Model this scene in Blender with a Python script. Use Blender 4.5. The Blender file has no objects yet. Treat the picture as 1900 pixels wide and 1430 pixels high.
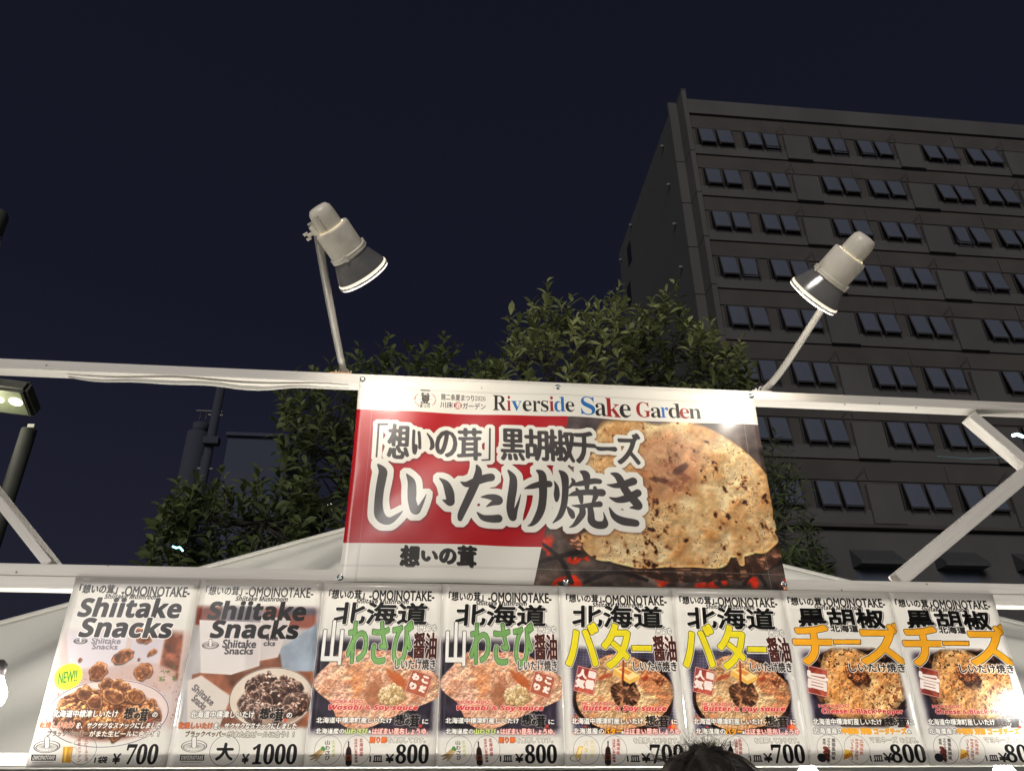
import bpy, bmesh, math, random
import numpy as np
from mathutils import Vector, Matrix, Quaternion

random.seed(7)
RNG = np.random.default_rng(11)
S = bpy.context.scene
COL = S.collection

# ------------------------------------------------------------------ camera
FPX, PITCH, YAW, ROLL = 1421.9, 0.4937, 0.1024, -0.006
CAM = Vector((1.2868, -2.904, 1.60))
FW = Vector((math.sin(YAW)*math.cos(PITCH), math.cos(YAW)*math.cos(PITCH), math.sin(PITCH)))
_r = Vector((math.cos(YAW), -math.sin(YAW), 0)); _u = _r.cross(FW)
RT = _r*math.cos(ROLL) + _u*math.sin(ROLL); UP = -_r*math.sin(ROLL) + _u*math.cos(ROLL)
cd = bpy.data.cameras.new('camera'); cam = bpy.data.objects.new('camera', cd); COL.objects.link(cam)
cd.sensor_width = 36; cd.lens = FPX/1900*36; cd.clip_end = 900; cd.clip_start = .05
cam.matrix_world = Matrix.Translation(CAM) @ Matrix((RT, UP, -FW)).transposed().to_4x4()
S.camera = cam

def at(x, y, Y=None, X=None, Z=None):
    v = FW + RT*((x-950)/FPX) - UP*((y-715)/FPX)
    t = (Y-CAM.y)/v.y if Y is not None else (X-CAM.x)/v.x if X is not None else (Z-CAM.z)/v.z
    return CAM + v*t

# ------------------------------------------------------------------ world, light, exposure
S.view_settings.view_transform = 'Standard'
try: S.view_settings.look = 'None'
except Exception: pass
S.view_settings.gamma = 1; S.view_settings.use_curve_mapping = False
S.view_settings.exposure = 0.42
S.cycles.use_denoising = True
S.cycles.max_bounces = 8
S.cycles.sample_clamp_indirect = 4.0
W = bpy.data.worlds.new('World'); S.world = W; W.use_nodes = True
nt = W.node_tree; nt.nodes.clear()
wo = nt.nodes.new('ShaderNodeOutputWorld'); wb = nt.nodes.new('ShaderNodeBackground')
tc = nt.nodes.new('ShaderNodeTexCoord'); sp = nt.nodes.new('ShaderNodeSeparateXYZ'); cr = nt.nodes.new('ShaderNodeValToRGB')
nt.links.new(tc.outputs['Generated'], sp.inputs[0]); nt.links.new(sp.outputs[2], cr.inputs[0])
nt.links.new(cr.outputs[0], wb.inputs[0]); nt.links.new(wb.outputs[0], wo.inputs[0])
for p_, c_ in ((0.0, (.0150, .0145, .0210)), (.25, (.0108, .0112, .0200)), (.52, (.0060, .0066, .0138)), (.85, (.0050, .0062, .0112))):
    e = cr.color_ramp.elements[0] if p_ == 0 else cr.color_ramp.elements.new(p_)
    e.position = p_; e.color = (*c_, 1)
cr.color_ramp.elements[-1].color = (.0050, .0062, .0112, 1)
wb.inputs[1].default_value = 1.0
sl = bpy.data.lights.new('town_glow_sun', 'SUN'); so = bpy.data.objects.new('town_glow_sun', sl); COL.objects.link(so)
sl.energy = 1.2; sl.angle = math.radians(25); sl.color = (1, .95, .90)
so.rotation_euler = Vector((-.32, -.75, .34)).to_track_quat('Z', 'Y').to_euler()

# ------------------------------------------------------------------ small helpers
def tag(o, label=None, cat=None, group=None, kind=None):
    if label: o['label'] = label
    if cat: o['category'] = cat
    if group: o['group'] = group
    if kind: o['kind'] = kind
    return o
def empty(name, loc, label, cat, group=None):
    o = bpy.data.objects.new(name, None); COL.objects.link(o); o.location = loc
    o.empty_display_size = .1
    return tag(o, label, cat, group)
_pending = []
def link(name, me, parent=None, mat=None):
    o = bpy.data.objects.new(name, me); COL.objects.link(o)
    if mat and not me.materials: me.materials.append(mat)
    if parent is not None:
        o.parent = parent; o.matrix_parent_inverse = Matrix.Translation(-ploc(parent))
    return o
def ploc(p):
    v = Vector(p.location)
    if p.parent is not None and p.matrix_parent_inverse == Matrix.Identity(4): v += ploc(p.parent)
    return v
def bm_obj(name, bm, mat, parent=None, smooth=False):
    me = bpy.data.meshes.new(name); bmesh.ops.recalc_face_normals(bm, faces=bm.faces[:]); bm.to_mesh(me); bm.free()
    if smooth:
        for p in me.polygons: p.use_smooth = True
    return link(name, me, parent, mat)
def box(bm, c, s, M=None):
    g = bmesh.ops.create_cube(bm, size=1)
    for v in g['verts']:
        v.co = Vector((v.co.x*s[0], v.co.y*s[1], v.co.z*s[2]))
        if M is not None: v.co = M @ v.co
        v.co += Vector(c)
    return g['verts']
def boxo(name, c, s, mat, parent=None, M=None, bev=0):
    bm = bmesh.new(); box(bm, c, s, M)
    if bev: bmesh.ops.bevel(bm, geom=bm.edges[:], offset=bev, segments=2, affect='EDGES', profile=.7)
    return bm_obj(name, bm, mat, parent)
def frame_of(d, up=Vector((0, 0, 1))):
    z = Vector(d).normalized(); x = up.cross(z)
    if x.length < 1e-4: x = Vector((1, 0, 0)).cross(z)
    x.normalize(); y = z.cross(x)
    return Matrix((x, y, z)).transposed()
def tube(bm, pts, r, n=10, cap=True):
    pts = [Vector(p) for p in pts]; rs = r if isinstance(r, (list, tuple)) else [r]*len(pts)
    rings = []; ref = None
    for i, p in enumerate(pts):
        d = (pts[min(i+1, len(pts)-1)] - pts[max(i-1, 0)]).normalized()
        if ref is None: ref = Vector((0, 0, 1)) if abs(d.z) < .9 else Vector((1, 0, 0))
        x = d.cross(ref).normalized(); y = d.cross(x); ref = y.cross(d) if False else ref
        rings.append([bm.verts.new(p + (x*math.cos(a)+y*math.sin(a))*rs[i]) for a in [2*math.pi*k/n for k in range(n)]])
    for a, b in zip(rings, rings[1:]):
        for k in range(n): bm.faces.new((a[k], a[(k+1) % n], b[(k+1) % n], b[k]))
    if cap:
        bm.faces.new(rings[0]); bm.faces.new(rings[-1])
def lathe(bm, prof, O, ax, n=40):
    F = frame_of(ax); O = Vector(O); rings = []
    for r, h in prof:
        rings.append([bm.verts.new(O + F @ Vector((r*math.cos(2*math.pi*k/n), r*math.sin(2*math.pi*k/n), h))) for k in range(n)])
    for a, b in zip(rings, rings[1:]):
        for k in range(n): bm.faces.new((a[k], a[(k+1) % n], b[(k+1) % n], b[k]))
    return rings
def bez(p0, p1, p2, p3, n=14):
    o = []
    for i in range(n+1):
        t = i/n; u = 1-t
        o.append(Vector(p0)*u**3 + Vector(p1)*3*u*u*t + Vector(p2)*3*u*t*t + Vector(p3)*t**3)
    return o

# ------------------------------------------------------------------ materials
def N(m, t, **k):
    n = m.node_tree.nodes.new(t)
    for a, b in k.items(): setattr(n, a, b)
    return n
def newmat(name):
    m = bpy.data.materials.new(name); m.use_nodes = True
    return m, m.node_tree.nodes['Principled BSDF'], m.node_tree.links
def mat(name, col, rough=.6, metal=0, var=.12, scale=6, bump=.1, spec=.5, detail=4, stretch=(1, 1, 1), dirt=None, bscale=None):
    m, b, L = newmat(name)
    tc = N(m, 'ShaderNodeTexCoord'); mp = N(m, 'ShaderNodeMapping'); mp.inputs['Scale'].default_value = stretch
    L.new(tc.outputs['Object'], mp.inputs[0])
    n = N(m, 'ShaderNodeTexNoise'); n.inputs['Scale'].default_value = scale; n.inputs['Detail'].default_value = detail
    L.new(mp.outputs[0], n.inputs['Vector'])
    r = N(m, 'ShaderNodeValToRGB'); L.new(n.outputs[0], r.inputs[0])
    c = Vector(col)
    r.color_ramp.elements[0].position = .3; r.color_ramp.elements[1].position = .7
    r.color_ramp.elements[0].color = (*(c*(1-var)), 1); r.color_ramp.elements[1].color = (*(c*(1+var)), 1)
    out = r.outputs[0]
    if dirt:
        n2 = N(m, 'ShaderNodeTexNoise'); n2.inputs['Scale'].default_value = scale*.45; n2.inputs['Detail'].default_value = 8; n2.inputs['Roughness'].default_value = .7
        L.new(mp.outputs[0], n2.inputs['Vector'])
        r2 = N(m, 'ShaderNodeValToRGB'); L.new(n2.outputs[0], r2.inputs[0]); r2.color_ramp.elements[0].position = .55; r2.color_ramp.elements[1].position = .75
        mx = N(m, 'ShaderNodeMix', data_type='RGBA'); L.new(r2.outputs[0], mx.inputs[0]); L.new(out, mx.inputs[6]); mx.inputs[7].default_value = (*dirt, 1)
        out = mx.outputs[2]
    L.new(out, b.inputs['Base Color'])
    b.inputs['Roughness'].default_value = rough; b.inputs['Metallic'].default_value = metal
    b.inputs['Specular IOR Level'].default_value = spec
    if bump:
        n3 = N(m, 'ShaderNodeTexNoise'); n3.inputs['Scale'].default_value = (bscale or scale*4); n3.inputs['Detail'].default_value = 6
        L.new(mp.outputs[0], n3.inputs['Vector'])
        bp = N(m, 'ShaderNodeBump'); bp.inputs['Strength'].default_value = bump; bp.inputs['Distance'].default_value = .01
        L.new(n3.outputs[0], bp.inputs['Height']); L.new(bp.outputs[0], b.inputs['Normal'])
    return m
def emis(name, col, s):
    m = bpy.data.materials.new(name); m.use_nodes = True; m.node_tree.nodes.clear()
    o = N(m, 'ShaderNodeOutputMaterial'); e = N(m, 'ShaderNodeEmission'); e.inputs[0].default_value = (*col, 1); e.inputs[1].default_value = s
    m.node_tree.links.new(e.outputs[0], o.inputs[0]); return m

M_WOOD = mat('white_painted_wood', (.66, .63, .58), .55, var=.07, scale=5, bump=.22, stretch=(.35, 3, 6), dirt=(.47, .43, .38), bscale=12)
M_KNOT = mat('bare_knot', (.20, .14, .09), .8)
M_STEEL = mat('galvanised_steel', (.33, .32, .295), .4, metal=.2, var=.04, scale=30, bump=.05)
M_LAMP = mat('cream_enamel', (.86, .81, .69), .34, var=.06, scale=14, bump=.12, dirt=(.52, .47, .38))
M_GLASSCONE = mat('dark_reflector_back', (.30, .295, .29), .18, metal=.45, var=.2, scale=9, bump=.03)
M_WHITELIGHT = emis('floodlight_glass', (1, .93, .80), 14)
M_BULB = emis('bulb_glass', (1, .97, .92), 40)
M_SCREW = mat('zinc_screw', (.55, .60, .60), .25, metal=.9, var=.1, scale=80, bump=.05)
M_CORK = mat('rust_plate', (.45, .24, .08), .7)
M_CONC = mat('grey_rendered_concrete', (.064, .061, .063), .85, var=.16, scale=.35, bump=.1, dirt=(.050, .049, .052), stretch=(1, 1, .5))
M_CONC2 = mat('stained_band_concrete', (.050, .046, .044), .9, var=.16, scale=.5, bump=.1, dirt=(.038, .035, .033))
M_CONCS = mat('side_wall_concrete', (.052, .055, .060), .9, var=.06, scale=.3, bump=.08)
M_FRAME = mat('dark_window_frame', (.036, .031, .034), .5)
M_PANE = mat('sky_reflection_glass', (.082, .094, .126), .15, var=.05, scale=1.2, bump=0)  # sky reflection painted in as a pale bluish base colour
M_VOID = mat('dark_room_glass', (.012, .012, .014), .1, bump=0)
M_AWN = mat('dark_awning', (.04, .04, .045), .8)

# ------------------------------------------------------------------ raster kit for the printed sheets
_tc = bpy.data.curves.new('type_setter', 'FONT'); _tc.resolution_u = 3
_to = bpy.data.objects.new('type_setter', _tc); COL.objects.link(_to)
_gc = {}
def glyph(s):
    if s in _gc: return _gc[s]
    _tc.body = s; bpy.context.view_layer.update()
    me = _to.to_mesh(); me.calc_loop_triangles()
    V = np.empty(len(me.vertices)*3, np.float32); me.vertices.foreach_get('co', V); V = V.reshape(-1, 3)[:, :2]
    T_ = np.empty(len(me.loop_triangles)*3, np.int32); me.loop_triangles.foreach_get('vertices', T_); T_ = T_.reshape(-1, 3)
    _to.to_mesh_clear()
    mn = V.min(0); mx = V.max(0)
    _gc[s] = ((V-mn)/np.maximum(mx-mn, 1e-6), T_, (mx-mn)[0]/max((mx-mn)[1], 1e-6))
    return _gc[s]
def raster(P, T_, H, Wd, ss=2):
    P = P*ss; out = np.zeros((H*ss, Wd*ss), np.bool_)
    tri = P[T_]
    mn = np.floor(tri.min(1)-.5).astype(int); mx = np.ceil(tri.max(1)+.5).astype(int)
    mn = np.maximum(mn, 0); mx[:, 0] = np.minimum(mx[:, 0], Wd*ss); mx[:, 1] = np.minimum(mx[:, 1], H*ss)
    for k in range(len(tri)):
        x0, y0 = mn[k]; x1, y1 = mx[k]
        if x1 <= x0 or y1 <= y0: continue
        (ax, ay), (bx, by), (cx, cy) = tri[k]
        ar = (bx-ax)*(cy-ay)-(by-ay)*(cx-ax)
        if abs(ar) < 1e-9: continue
        sg = 1 if ar > 0 else -1
        X = np.arange(x0, x1)+.5; Y = (np.arange(y0, y1)+.5)[:, None]
        e = .02*abs(ar)**.5
        m = (sg*((bx-ax)*(Y-ay)-(by-ay)*(X-ax)) >= -e) & (sg*((cx-bx)*(Y-by)-(cy-by)*(X-bx)) >= -e) & (sg*((ax-cx)*(Y-cy)-(ay-cy)*(X-cx)) >= -e)
        out[y0:y1, x0:x1] |= m
    return out.reshape(H, ss, Wd, ss).mean((1, 3)).astype(np.float32)
def _sh(a, dx, dy):
    o = np.zeros_like(a); H, Wd = a.shape
    o[max(dy, 0):H+min(dy, 0), max(dx, 0):Wd+min(dx, 0)] = a[max(-dy, 0):H+min(-dy, 0), max(-dx, 0):Wd+min(-dx, 0)]
    return o
def dilate(a, r):
    n = int(r)
    for i in range(n):
        st = [(1, 0), (-1, 0), (0, 1), (0, -1)]
        if i % 2: st += [(1, 1), (-1, 1), (1, -1), (-1, -1)]
        b = a
        for d in st: b = np.maximum(b, _sh(a, *d))
        a = b
    f = r-n
    if f > .01:
        b = a
        for d in [(1, 0), (-1, 0), (0, 1), (0, -1)]: b = np.maximum(b, _sh(a, *d))
        a = a*(1-f)+b*f
    return a
def erode(a, r): return 1-dilate(1-a, r)
def blur(a, r):
    if r < .3: return a
    n = max(1, int(round(r)))
    for _ in range(2):
        for ax in (0, 1):
            pad = [(0, 0)]*a.ndim; pad[ax] = (n+1, n)
            c = np.cumsum(np.pad(a, pad, mode='edge'), axis=ax)
            sl1 = [slice(None)]*a.ndim; sl2 = [slice(None)]*a.ndim
            sl1[ax] = slice(2*n+1, None); sl2[ax] = slice(0, -(2*n+1))
            a = (c[tuple(sl1)]-c[tuple(sl2)])/(2*n+1)
    return a
def noise(H, Wd, f, oct=4, seed=0, pers=.55):
    r = np.random.default_rng(seed); out = np.zeros((H, Wd), np.float32); amp = 1; tot = 0
    for o in range(oct):
        gy = max(2, int(f*H/Wd))+2; gx = max(2, int(f))+2
        g = r.random((gy, gx)).astype(np.float32)
        y = np.linspace(0, gy-1.001, H); x = np.linspace(0, gx-1.001, Wd)
        yi = y.astype(int); xi = x.astype(int); fy = (y-yi)[:, None]; fx = (x-xi)[None]
        fy = fy*fy*(3-2*fy); fx = fx*fx*(3-2*fx)
        a = g[yi][:, xi]; b = g[yi][:, xi+1]; c = g[yi+1][:, xi]; d = g[yi+1][:, xi+1]
        out += amp*((a*(1-fx)+b*fx)*(1-fy)+(c*(1-fx)+d*fx)*fy); tot += amp; amp *= pers; f *= 2
    return out/tot
def sm(x, a, b):
    t = np.clip((x-a)/(b-a), 0, 1); return t*t*(3-2*t)
def C(h):
    h = h.lstrip('#'); return np.array([int(h[i:i+2], 16)/255 for i in (0, 2, 4)], np.float32)
class Canvas:
    """sRGB print of a rectangle of the stall plane; points are given on an enlargement of the sheet"""
    def __init__(s, Wd, H, X0, X1, Z0, Z1, bg='#e9e6e0'):
        s.W, s.H = Wd, H; s.r = (X0, X1, Z0, Z1); s.a = np.ones((H, Wd, 3), np.float32)*C(bg); s.z = (0, 0, 1)
        s.yy, s.xx = np.mgrid[0:H, 0:Wd].astype(np.float32)
    def zoom(s, ox, oy, sc): s.z = (ox, oy, sc)
    def p(s, x, y):
        w = at(s.z[0]+x*s.z[2], s.z[1]+y*s.z[2], Y=0); X0, X1, Z0, Z1 = s.r
        return ((w.x-X0)/(X1-X0)*s.W, (Z1-w.z)/(Z1-Z0)*s.H)
    def sc(s, x, y):  # texture pixels per enlargement pixel
        a = s.p(x, y); b = s.p(x+20, y); return math.hypot(b[0]-a[0], b[1]-a[1])/20
    def over(s, m, col, al=1):
        col = C(col) if isinstance(col, str) else col
        m = (m*al)[..., None]; s.a = s.a*(1-m)+col*m
    def win(s, x0, y0, x1, y1, pad):
        return max(0, int(x0-pad)), max(0, int(y0-pad)), min(s.W, int(x1+pad)+1), min(s.H, int(y1+pad)+1)
    def text(s, t, bl, tr, col, wt=0, out=None, ow=2, out2=None, ow2=0, rot=0, shear=0, nib=0, glow=None, off=None, al=1, thin=0):
        x0, y1 = s.p(*bl); x1, y0 = s.p(*tr)
        V, T_, asp = glyph(t)
        w, h = x1-x0, y1-y0
        Pn = V.copy(); P = np.stack([(Pn[:, 0]+shear*(Pn[:, 1]-.5)*h/w)*w, (1-Pn[:, 1])*h], 1)
        if rot:
            c, sn = math.cos(rot), math.sin(rot); cc = np.array([w/2, h/2]); P = (P-cc) @ np.array([[c, sn], [-sn, c]]) + cc
        P = P+np.array([x0, y0])
        pad = max(6, abs(wt)+ow+ow2+6+nib*2)
        a0, b0, a1, b1 = s.win(P[:, 0].min(), P[:, 1].min(), P[:, 0].max(), P[:, 1].max(), pad)
        if a1 <= a0 or b1 <= b0: return
        m = raster(P-np.array([a0, b0]), T_, b1-b0, a1-a0)
        if nib:
            b = m
            for k in range(1, int(nib)+1): b = np.maximum(b, _sh(m, k, k//2)); b = np.maximum(b, _sh(m, -(k//2), -(k//2)))
            m = sm(blur(b, nib*.45), .36, .62)
        for k_ in range(thin): m = np.minimum(np.minimum(m, _sh(m, 1, 0)), _sh(m, -1, 0)) if k_ % 2 == 0 else np.minimum(m, np.maximum(_sh(m, 1, 0), _sh(m, -1, 0)))*.5+m*.5
        if wt > 0: m = dilate(m, wt)
        if wt < 0: m = erode(m, -wt)
        sub = s.a[b0:b1, a0:a1]
        def put(mm, cc, aa=1):
            nonlocal sub
            mm = (mm*aa)[..., None]; sub = sub*(1-mm)+C(cc)*mm
        if glow: put(blur(dilate(m, glow[1]), glow[1]*.7), glow[0], glow[2])
        if off: put(_sh(dilate(m, 1), off[0], off[1]), off[2])
        if out2: put(dilate(m, ow+ow2), out2)
        if out: put(dilate(m, ow), out)
        put(m, col, al); s.a[b0:b1, a0:a1] = sub
    def vtext(s, t, cx, ytop, ybot, wd, col, wt=0, **k):
        n = len(t); st = (ybot-ytop)/n
        for i, ch in enumerate(t):
            y0 = ytop+st*(i+.08); y1 = ytop+st*(i+.92)
            if ch in 'ー': s.text('|', (cx-wd*.06, y1), (cx+wd*.06, y0), col, wt, **k)
            else: s.text(ch, (cx-wd/2, y1), (cx+wd/2, y0), col, wt, **k)
    def brush(s, strokes):
        m = np.zeros((s.H, s.W), np.float32)
        for st in strokes:
            q = [(*s.p(x, y), r*s.sc(x, y)) for x, y, r in st]
            pts = []
            for i in range(len(q)-1):   # Catmull-Rom
                p0 = np.array(q[max(i-1, 0)]); p1 = np.array(q[i]); p2 = np.array(q[i+1]); p3 = np.array(q[min(i+2, len(q)-1)])
                for t in np.linspace(0, 1, 9)[:-1]:
                    pts.append(.5*((2*p1)+(p2-p0)*t+(2*p0-5*p1+4*p2-p3)*t*t+(3*p1-p0-3*p2+p3)*t**3))
            pts.append(np.array(q[-1]))
            for a, b in zip(pts, pts[1:]):
                R = max(a[2], b[2])+2
                a0, b0, a1, b1 = s.win(min(a[0], b[0]), min(a[1], b[1]), max(a[0], b[0]), max(a[1], b[1]), R)
                if a1 <= a0 or b1 <= b0: continue
                X = s.xx[b0:b1, a0:a1]; Y = s.yy[b0:b1, a0:a1]
                d = b[:2]-a[:2]; L2 = max(d@d, 1e-6)
                t = np.clip(((X-a[0])*d[0]+(Y-a[1])*d[1])/L2, 0, 1)
                D = np.hypot(X-a[0]-t*d[0], Y-a[1]-t*d[1])-(a[2]+(b[2]-a[2])*t)
                m[b0:b1, a0:a1] = np.maximum(m[b0:b1, a0:a1], np.clip(.5-D, 0, 1))
        return m
    def ell(s, cx, cy, rx, ry, rot=0, irr=0, seed=0, soft=1.2):
        """signed soft mask and normalised radius of an ellipse (rx, ry in enlargement pixels)"""
        px, py = s.p(cx, cy); k = s.sc(cx, cy)
        dx = s.xx-px; dy = s.yy-py; c, n = math.cos(rot), math.sin(rot)
        u = (dx*c+dy*n)/(rx*k); v = (-dx*n+dy*c)/(ry*k)
        r = np.hypot(u, v)
        if irr:
            th = np.arctan2(v, u); rg = np.random.default_rng(seed); w = 0
            for j in range(2, 9): w = w+rg.normal()*np.cos(j*th+rg.random()*6.28)/j
            r = r/(1+irr*w)
        return np.clip((1-r)*min(rx, ry)*k/soft+.5, 0, 1), r, u, v
    def ring(s, cx, cy, rx, ry, wd, col, al=1, rot=0):
        px, py = s.p(cx, cy); k = s.sc(cx, cy); c, n = math.cos(rot), math.sin(rot)
        R = max(rx, ry)*k+wd+2
        a0, b0, a1, b1 = s.win(px, py, px, py, R)
        dx = s.xx[b0:b1, a0:a1]-px; dy = s.yy[b0:b1, a0:a1]-py
        r = np.hypot((dx*c+dy*n)/(rx*k), (-dx*n+dy*c)/(ry*k))
        m = (np.clip(wd/2+.5-np.abs(r-1)*min(rx, ry)*k, 0, 1)*al)[..., None]
        s.a[b0:b1, a0:a1] = s.a[b0:b1, a0:a1]*(1-m)+C(col)*m
    def poly(s, pts):
        P = np.array([s.p(*q) for q in pts], np.float32); T_ = np.array([(0, i, i+1) for i in range(1, len(pts)-1)])
        return raster(P, T_, s.H, s.W)
    def lump(s, cx, cy, rx, ry, rot, base, seed, dark='#2a150c', hi='#e0a060', gill=0):
        """one piece of food: rough outline, dome shading, rim and pores"""
        px, py = s.p(cx, cy); k = s.sc(cx, cy); R = max(rx, ry)*k*1.35+3
        a0, b0, a1, b1 = s.win(px, py, px, py, R)
        if a1-a0 < 3 or b1-b0 < 3: return
        dx = s.xx[b0:b1, a0:a1]-px; dy = s.yy[b0:b1, a0:a1]-py; c, n = math.cos(rot), math.sin(rot)
        u = (dx*c+dy*n)/(rx*k); v = (-dx*n+dy*c)/(ry*k); r = np.hypot(u, v); th = np.arctan2(v, u)
        rg = np.random.default_rng(seed); w = 0
        for j in range(2, 10): w = w+rg.normal()*np.cos(j*th+rg.random()*6.28)/j
        r = r/(1+.13*w); m = np.clip((1-r)*min(rx, ry)*k/1.1+.5, 0, 1)
        tx = noise(b1-b0, a1-a0, 7, 4, seed+5, .7)
        li = .5+.42*(-(dx)/(rx*k)*.35-(dy)/(ry*k)*.75)*sm(r, 0, 1)+(tx-.5)*2.3
        col = C(dark)*(1-np.clip(li, 0, 1)[..., None])+C(base)*np.clip(li, 0, 1)[..., None]
        col = col+(C(hi)-col)*(np.clip(li-.72, 0, 1)*2.2)[..., None]
        if gill:
            g = sm(r, .80, .66); gl = .5+.5*np.cos(th*22+w*2); gc = C(base)*(.35+.5*gl)[..., None]
            col = col*(1-(g*gill)[..., None])+gc*(g*gill)[..., None]
            rim = np.exp(-((r-.84)/.08)**2)*.5; col = col+(C(hi)-col)*rim[..., None]
        sub = s.a[b0:b1, a0:a1]
        shd = (blur(_sh(m, 2, 3), 2)*.6)[..., None]; sub = sub*(1-shd)+C(dark)*.5*shd
        s.a[b0:b1, a0:a1] = sub*(1-m[..., None])+np.clip(col, 0, 1)*m[..., None]
    def image(s, name, gam=1.22, sat=1.0):
        pw = np.clip(s.a, 0, 1)**gam; lum = pw.mean(2, keepdims=True)
        im = bpy.data.images.new(name, s.W, s.H, alpha=False)
        g = (RNG.random((s.H, s.W, 1)).astype(np.float32)-.5)*.012
        px = np.ones((s.H, s.W, 4), np.float32); px[..., :3] = np.clip(lum+(pw-lum)*sat+g, 0, 1)[::-1]
        im.pixels.foreach_set(px.ravel()); im.update(); im.pack(); return im

# ------------------------------------------------------------------ prints: menu sheets
PW, PZT, PH = .44, 2.31, .6148          # pitch, top edge, height of the eight sheets
ZA = (50, 1060, 550/1900); ZB = (560, 1060, 500/1900); ZC = (1020, 1060, 480/1855); ZD = (1430, 1060, 470/1816)
BLK, DK, WHT = '#141210', '#2b2725', '#f4f2ee'
def sheet(k): return Canvas(560, 782, k*PW+.0005, (k+1)*PW-.0005, PZT-PH, PZT, '#e6e3de')
def fadebox(c, x0, y0, x1, y1, f=26):
    a, b = c.p(x0, y0), c.p(x1, y1)
    return sm(c.xx, a[0]-f*.5, a[0]+f)*sm(-c.xx, -b[0]-f*.5, -b[0]+f)*sm(c.yy, a[1]-f*.5, a[1]+f)*sm(-c.yy, -b[1]-f*.5, -b[1]+f)
def brushlogo(c, x0, y0, x1, y1):
    w, h = x1-x0, y1-y0
    for ch, a, b, q, r_ in (('想', 0, .42, .05, .80), ('い', .38, .56, .02, .36), ('の', .42, .66, .42, .78), ('茸', .60, 1, .10, 1.0)):
        c.text(ch, (x0+w*a, y0+h*r_), (x0+w*b, y0+h*q), '#0e0c0b', 1.6, glow=('#efe9e2', 3, .55), nib=1)
    c.text('印', (x1-w*.02, y1), (x1+w*.09, y1-h*.2), '#c23a2a', 1.5)
def head(c, a, b, sub, wt=1.3, wt2=1.2):
    c.text('「想いの茸」', a[0], a[1], BLK, wt); c.text('-OMOINOTAKE-', b[0], b[1], BLK, wt2)
    c.text('𝗦𝗵𝗶𝗶𝘁𝗮𝗸𝗲 𝗠𝘂𝘀𝗵𝗿𝗼𝗼𝗺', sub[0], sub[1], BLK, .2, shear=.2)
def price(c, one, onebox, yen, num, numbox):
    if one: c.text(one, *onebox, BLK, .9)
    c.text('¥', *yen, BLK, 1.3)
    d = num.translate({ord(str(i)): chr(0x1D7CE+i) for i in range(10)})
    c.text(d, *numbox, '#0c0b0b', 1.1)
def jp(c, t, bl, tr, col=WHT, o=DK, ow=1.7, wt=1.2, **k): c.text(t, bl, tr, col, wt, out=o, ow=ow, **k)
def shroom_icon(c, x, y, r):
    c.ring(x, y, r, r*.44, 1.6, DK)
    c.ring(x, y+r*.05, r*.85, r*.30, 1.1, DK)
    for k in range(18):
        a = k*math.pi/9
        c.over(c.brush([[(x+r*.2*math.cos(a), y+r*.1*math.sin(a), .8), (x+r*.82*math.cos(a), y+r*.30*math.sin(a), .8)]]), DK, .75)
    c.over(c.brush([[(x, y-r*.6, r*.2), (x, y-r*.05, r*.2)]]), DK); c.over(c.brush([[(x, y-r*.6, r*.16), (x, y-r*.02, r*.16)]]), '#eeebe6')
def logobox(c, x0, y0, x1, y1):
    c.over(c.poly([(x0, y0), (x1, y0), (x1-4, y1), (x0-4, y1)]), DK); c.text('𝗢𝗠𝗢𝗜𝗡𝗢𝗧𝗔𝗞𝗘', (x0+3, y1-5), (x1-6, y0+5), '#eeebe6', .4)
    c.text('HOKKAIDO JAPAN', (x0+4, y1+17), (x1-18, y1+9), '#6b6561', 0)
def bottle(c, x, y0, y1, w):
    h = y1-y0
    c.over(c.brush([[(x, y0, w*.22), (x, y0+h*.22, w*.24), (x, y0+h*.42, w*.85), (x, y1-w*.6, w), (x, y1-w*.6, w)]]), '#2a120b')
    c.over(c.poly([(x-w, y0+h*.6), (x+w, y0+h*.6), (x+w, y0+h*.86), (x-w, y0+h*.86)]), '#a3562a')
    c.text('醤', (x-w*.6, y0+h*.82), (x+w*.6, y0+h*.64), '#2a120b', .4)
def stamp(c, cx, cy, w, h, rot, chars, col='#a63a2c'):
    k = c.sc(cx, cy); px, py = c.p(cx, cy); cs, sn = math.cos(rot), math.sin(rot)
    u = (c.xx-px)*cs+(c.yy-py)*sn; v = -(c.xx-px)*sn+(c.yy-py)*cs
    d = np.maximum(np.abs(u)-w*k/2, np.abs(v)-h*k/2)
    c.over(np.clip(3.5-d, 0, 1), col, .75); c.over(np.clip(1.2-np.abs(d), 0, 1)*1.0, '#f5e9e3')
    for ch, dx, dy, s_ in chars:
        ox, oy = dx*cs-dy*sn, dx*sn+dy*cs
        c.text(ch, (cx+ox-s_/2, cy+oy+s_/2), (cx+ox+s_/2, cy+oy-s_/2), '#f8efe9', 2.2, rot=rot, nib=2)
def darkbed(c, m, seed, tint='#201b26', grid=False):
    n = noise(c.H, c.W, 9, 5, seed)[..., None]; col = C(tint)*(.35+n*1.5)
    n2 = noise(c.H, c.W, 5, 4, seed+2)[..., None]; col = col+(C('#6a6072')-col)*np.clip(n2-.55, 0, 1)*1.6
    if grid:
        g = np.maximum(np.exp(-((((c.xx+c.yy*.12) % 15)-7)/1.3)**2), np.exp(-((((c.yy-c.xx*.06) % 13)-6)/1.3)**2))[..., None]
        col = col+(C('#8d8790')-col)*g*(.25+.5*n)
    s = m[..., None]; c.a = c.a*(1-s)+np.clip(col, 0, 1)*s
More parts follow.
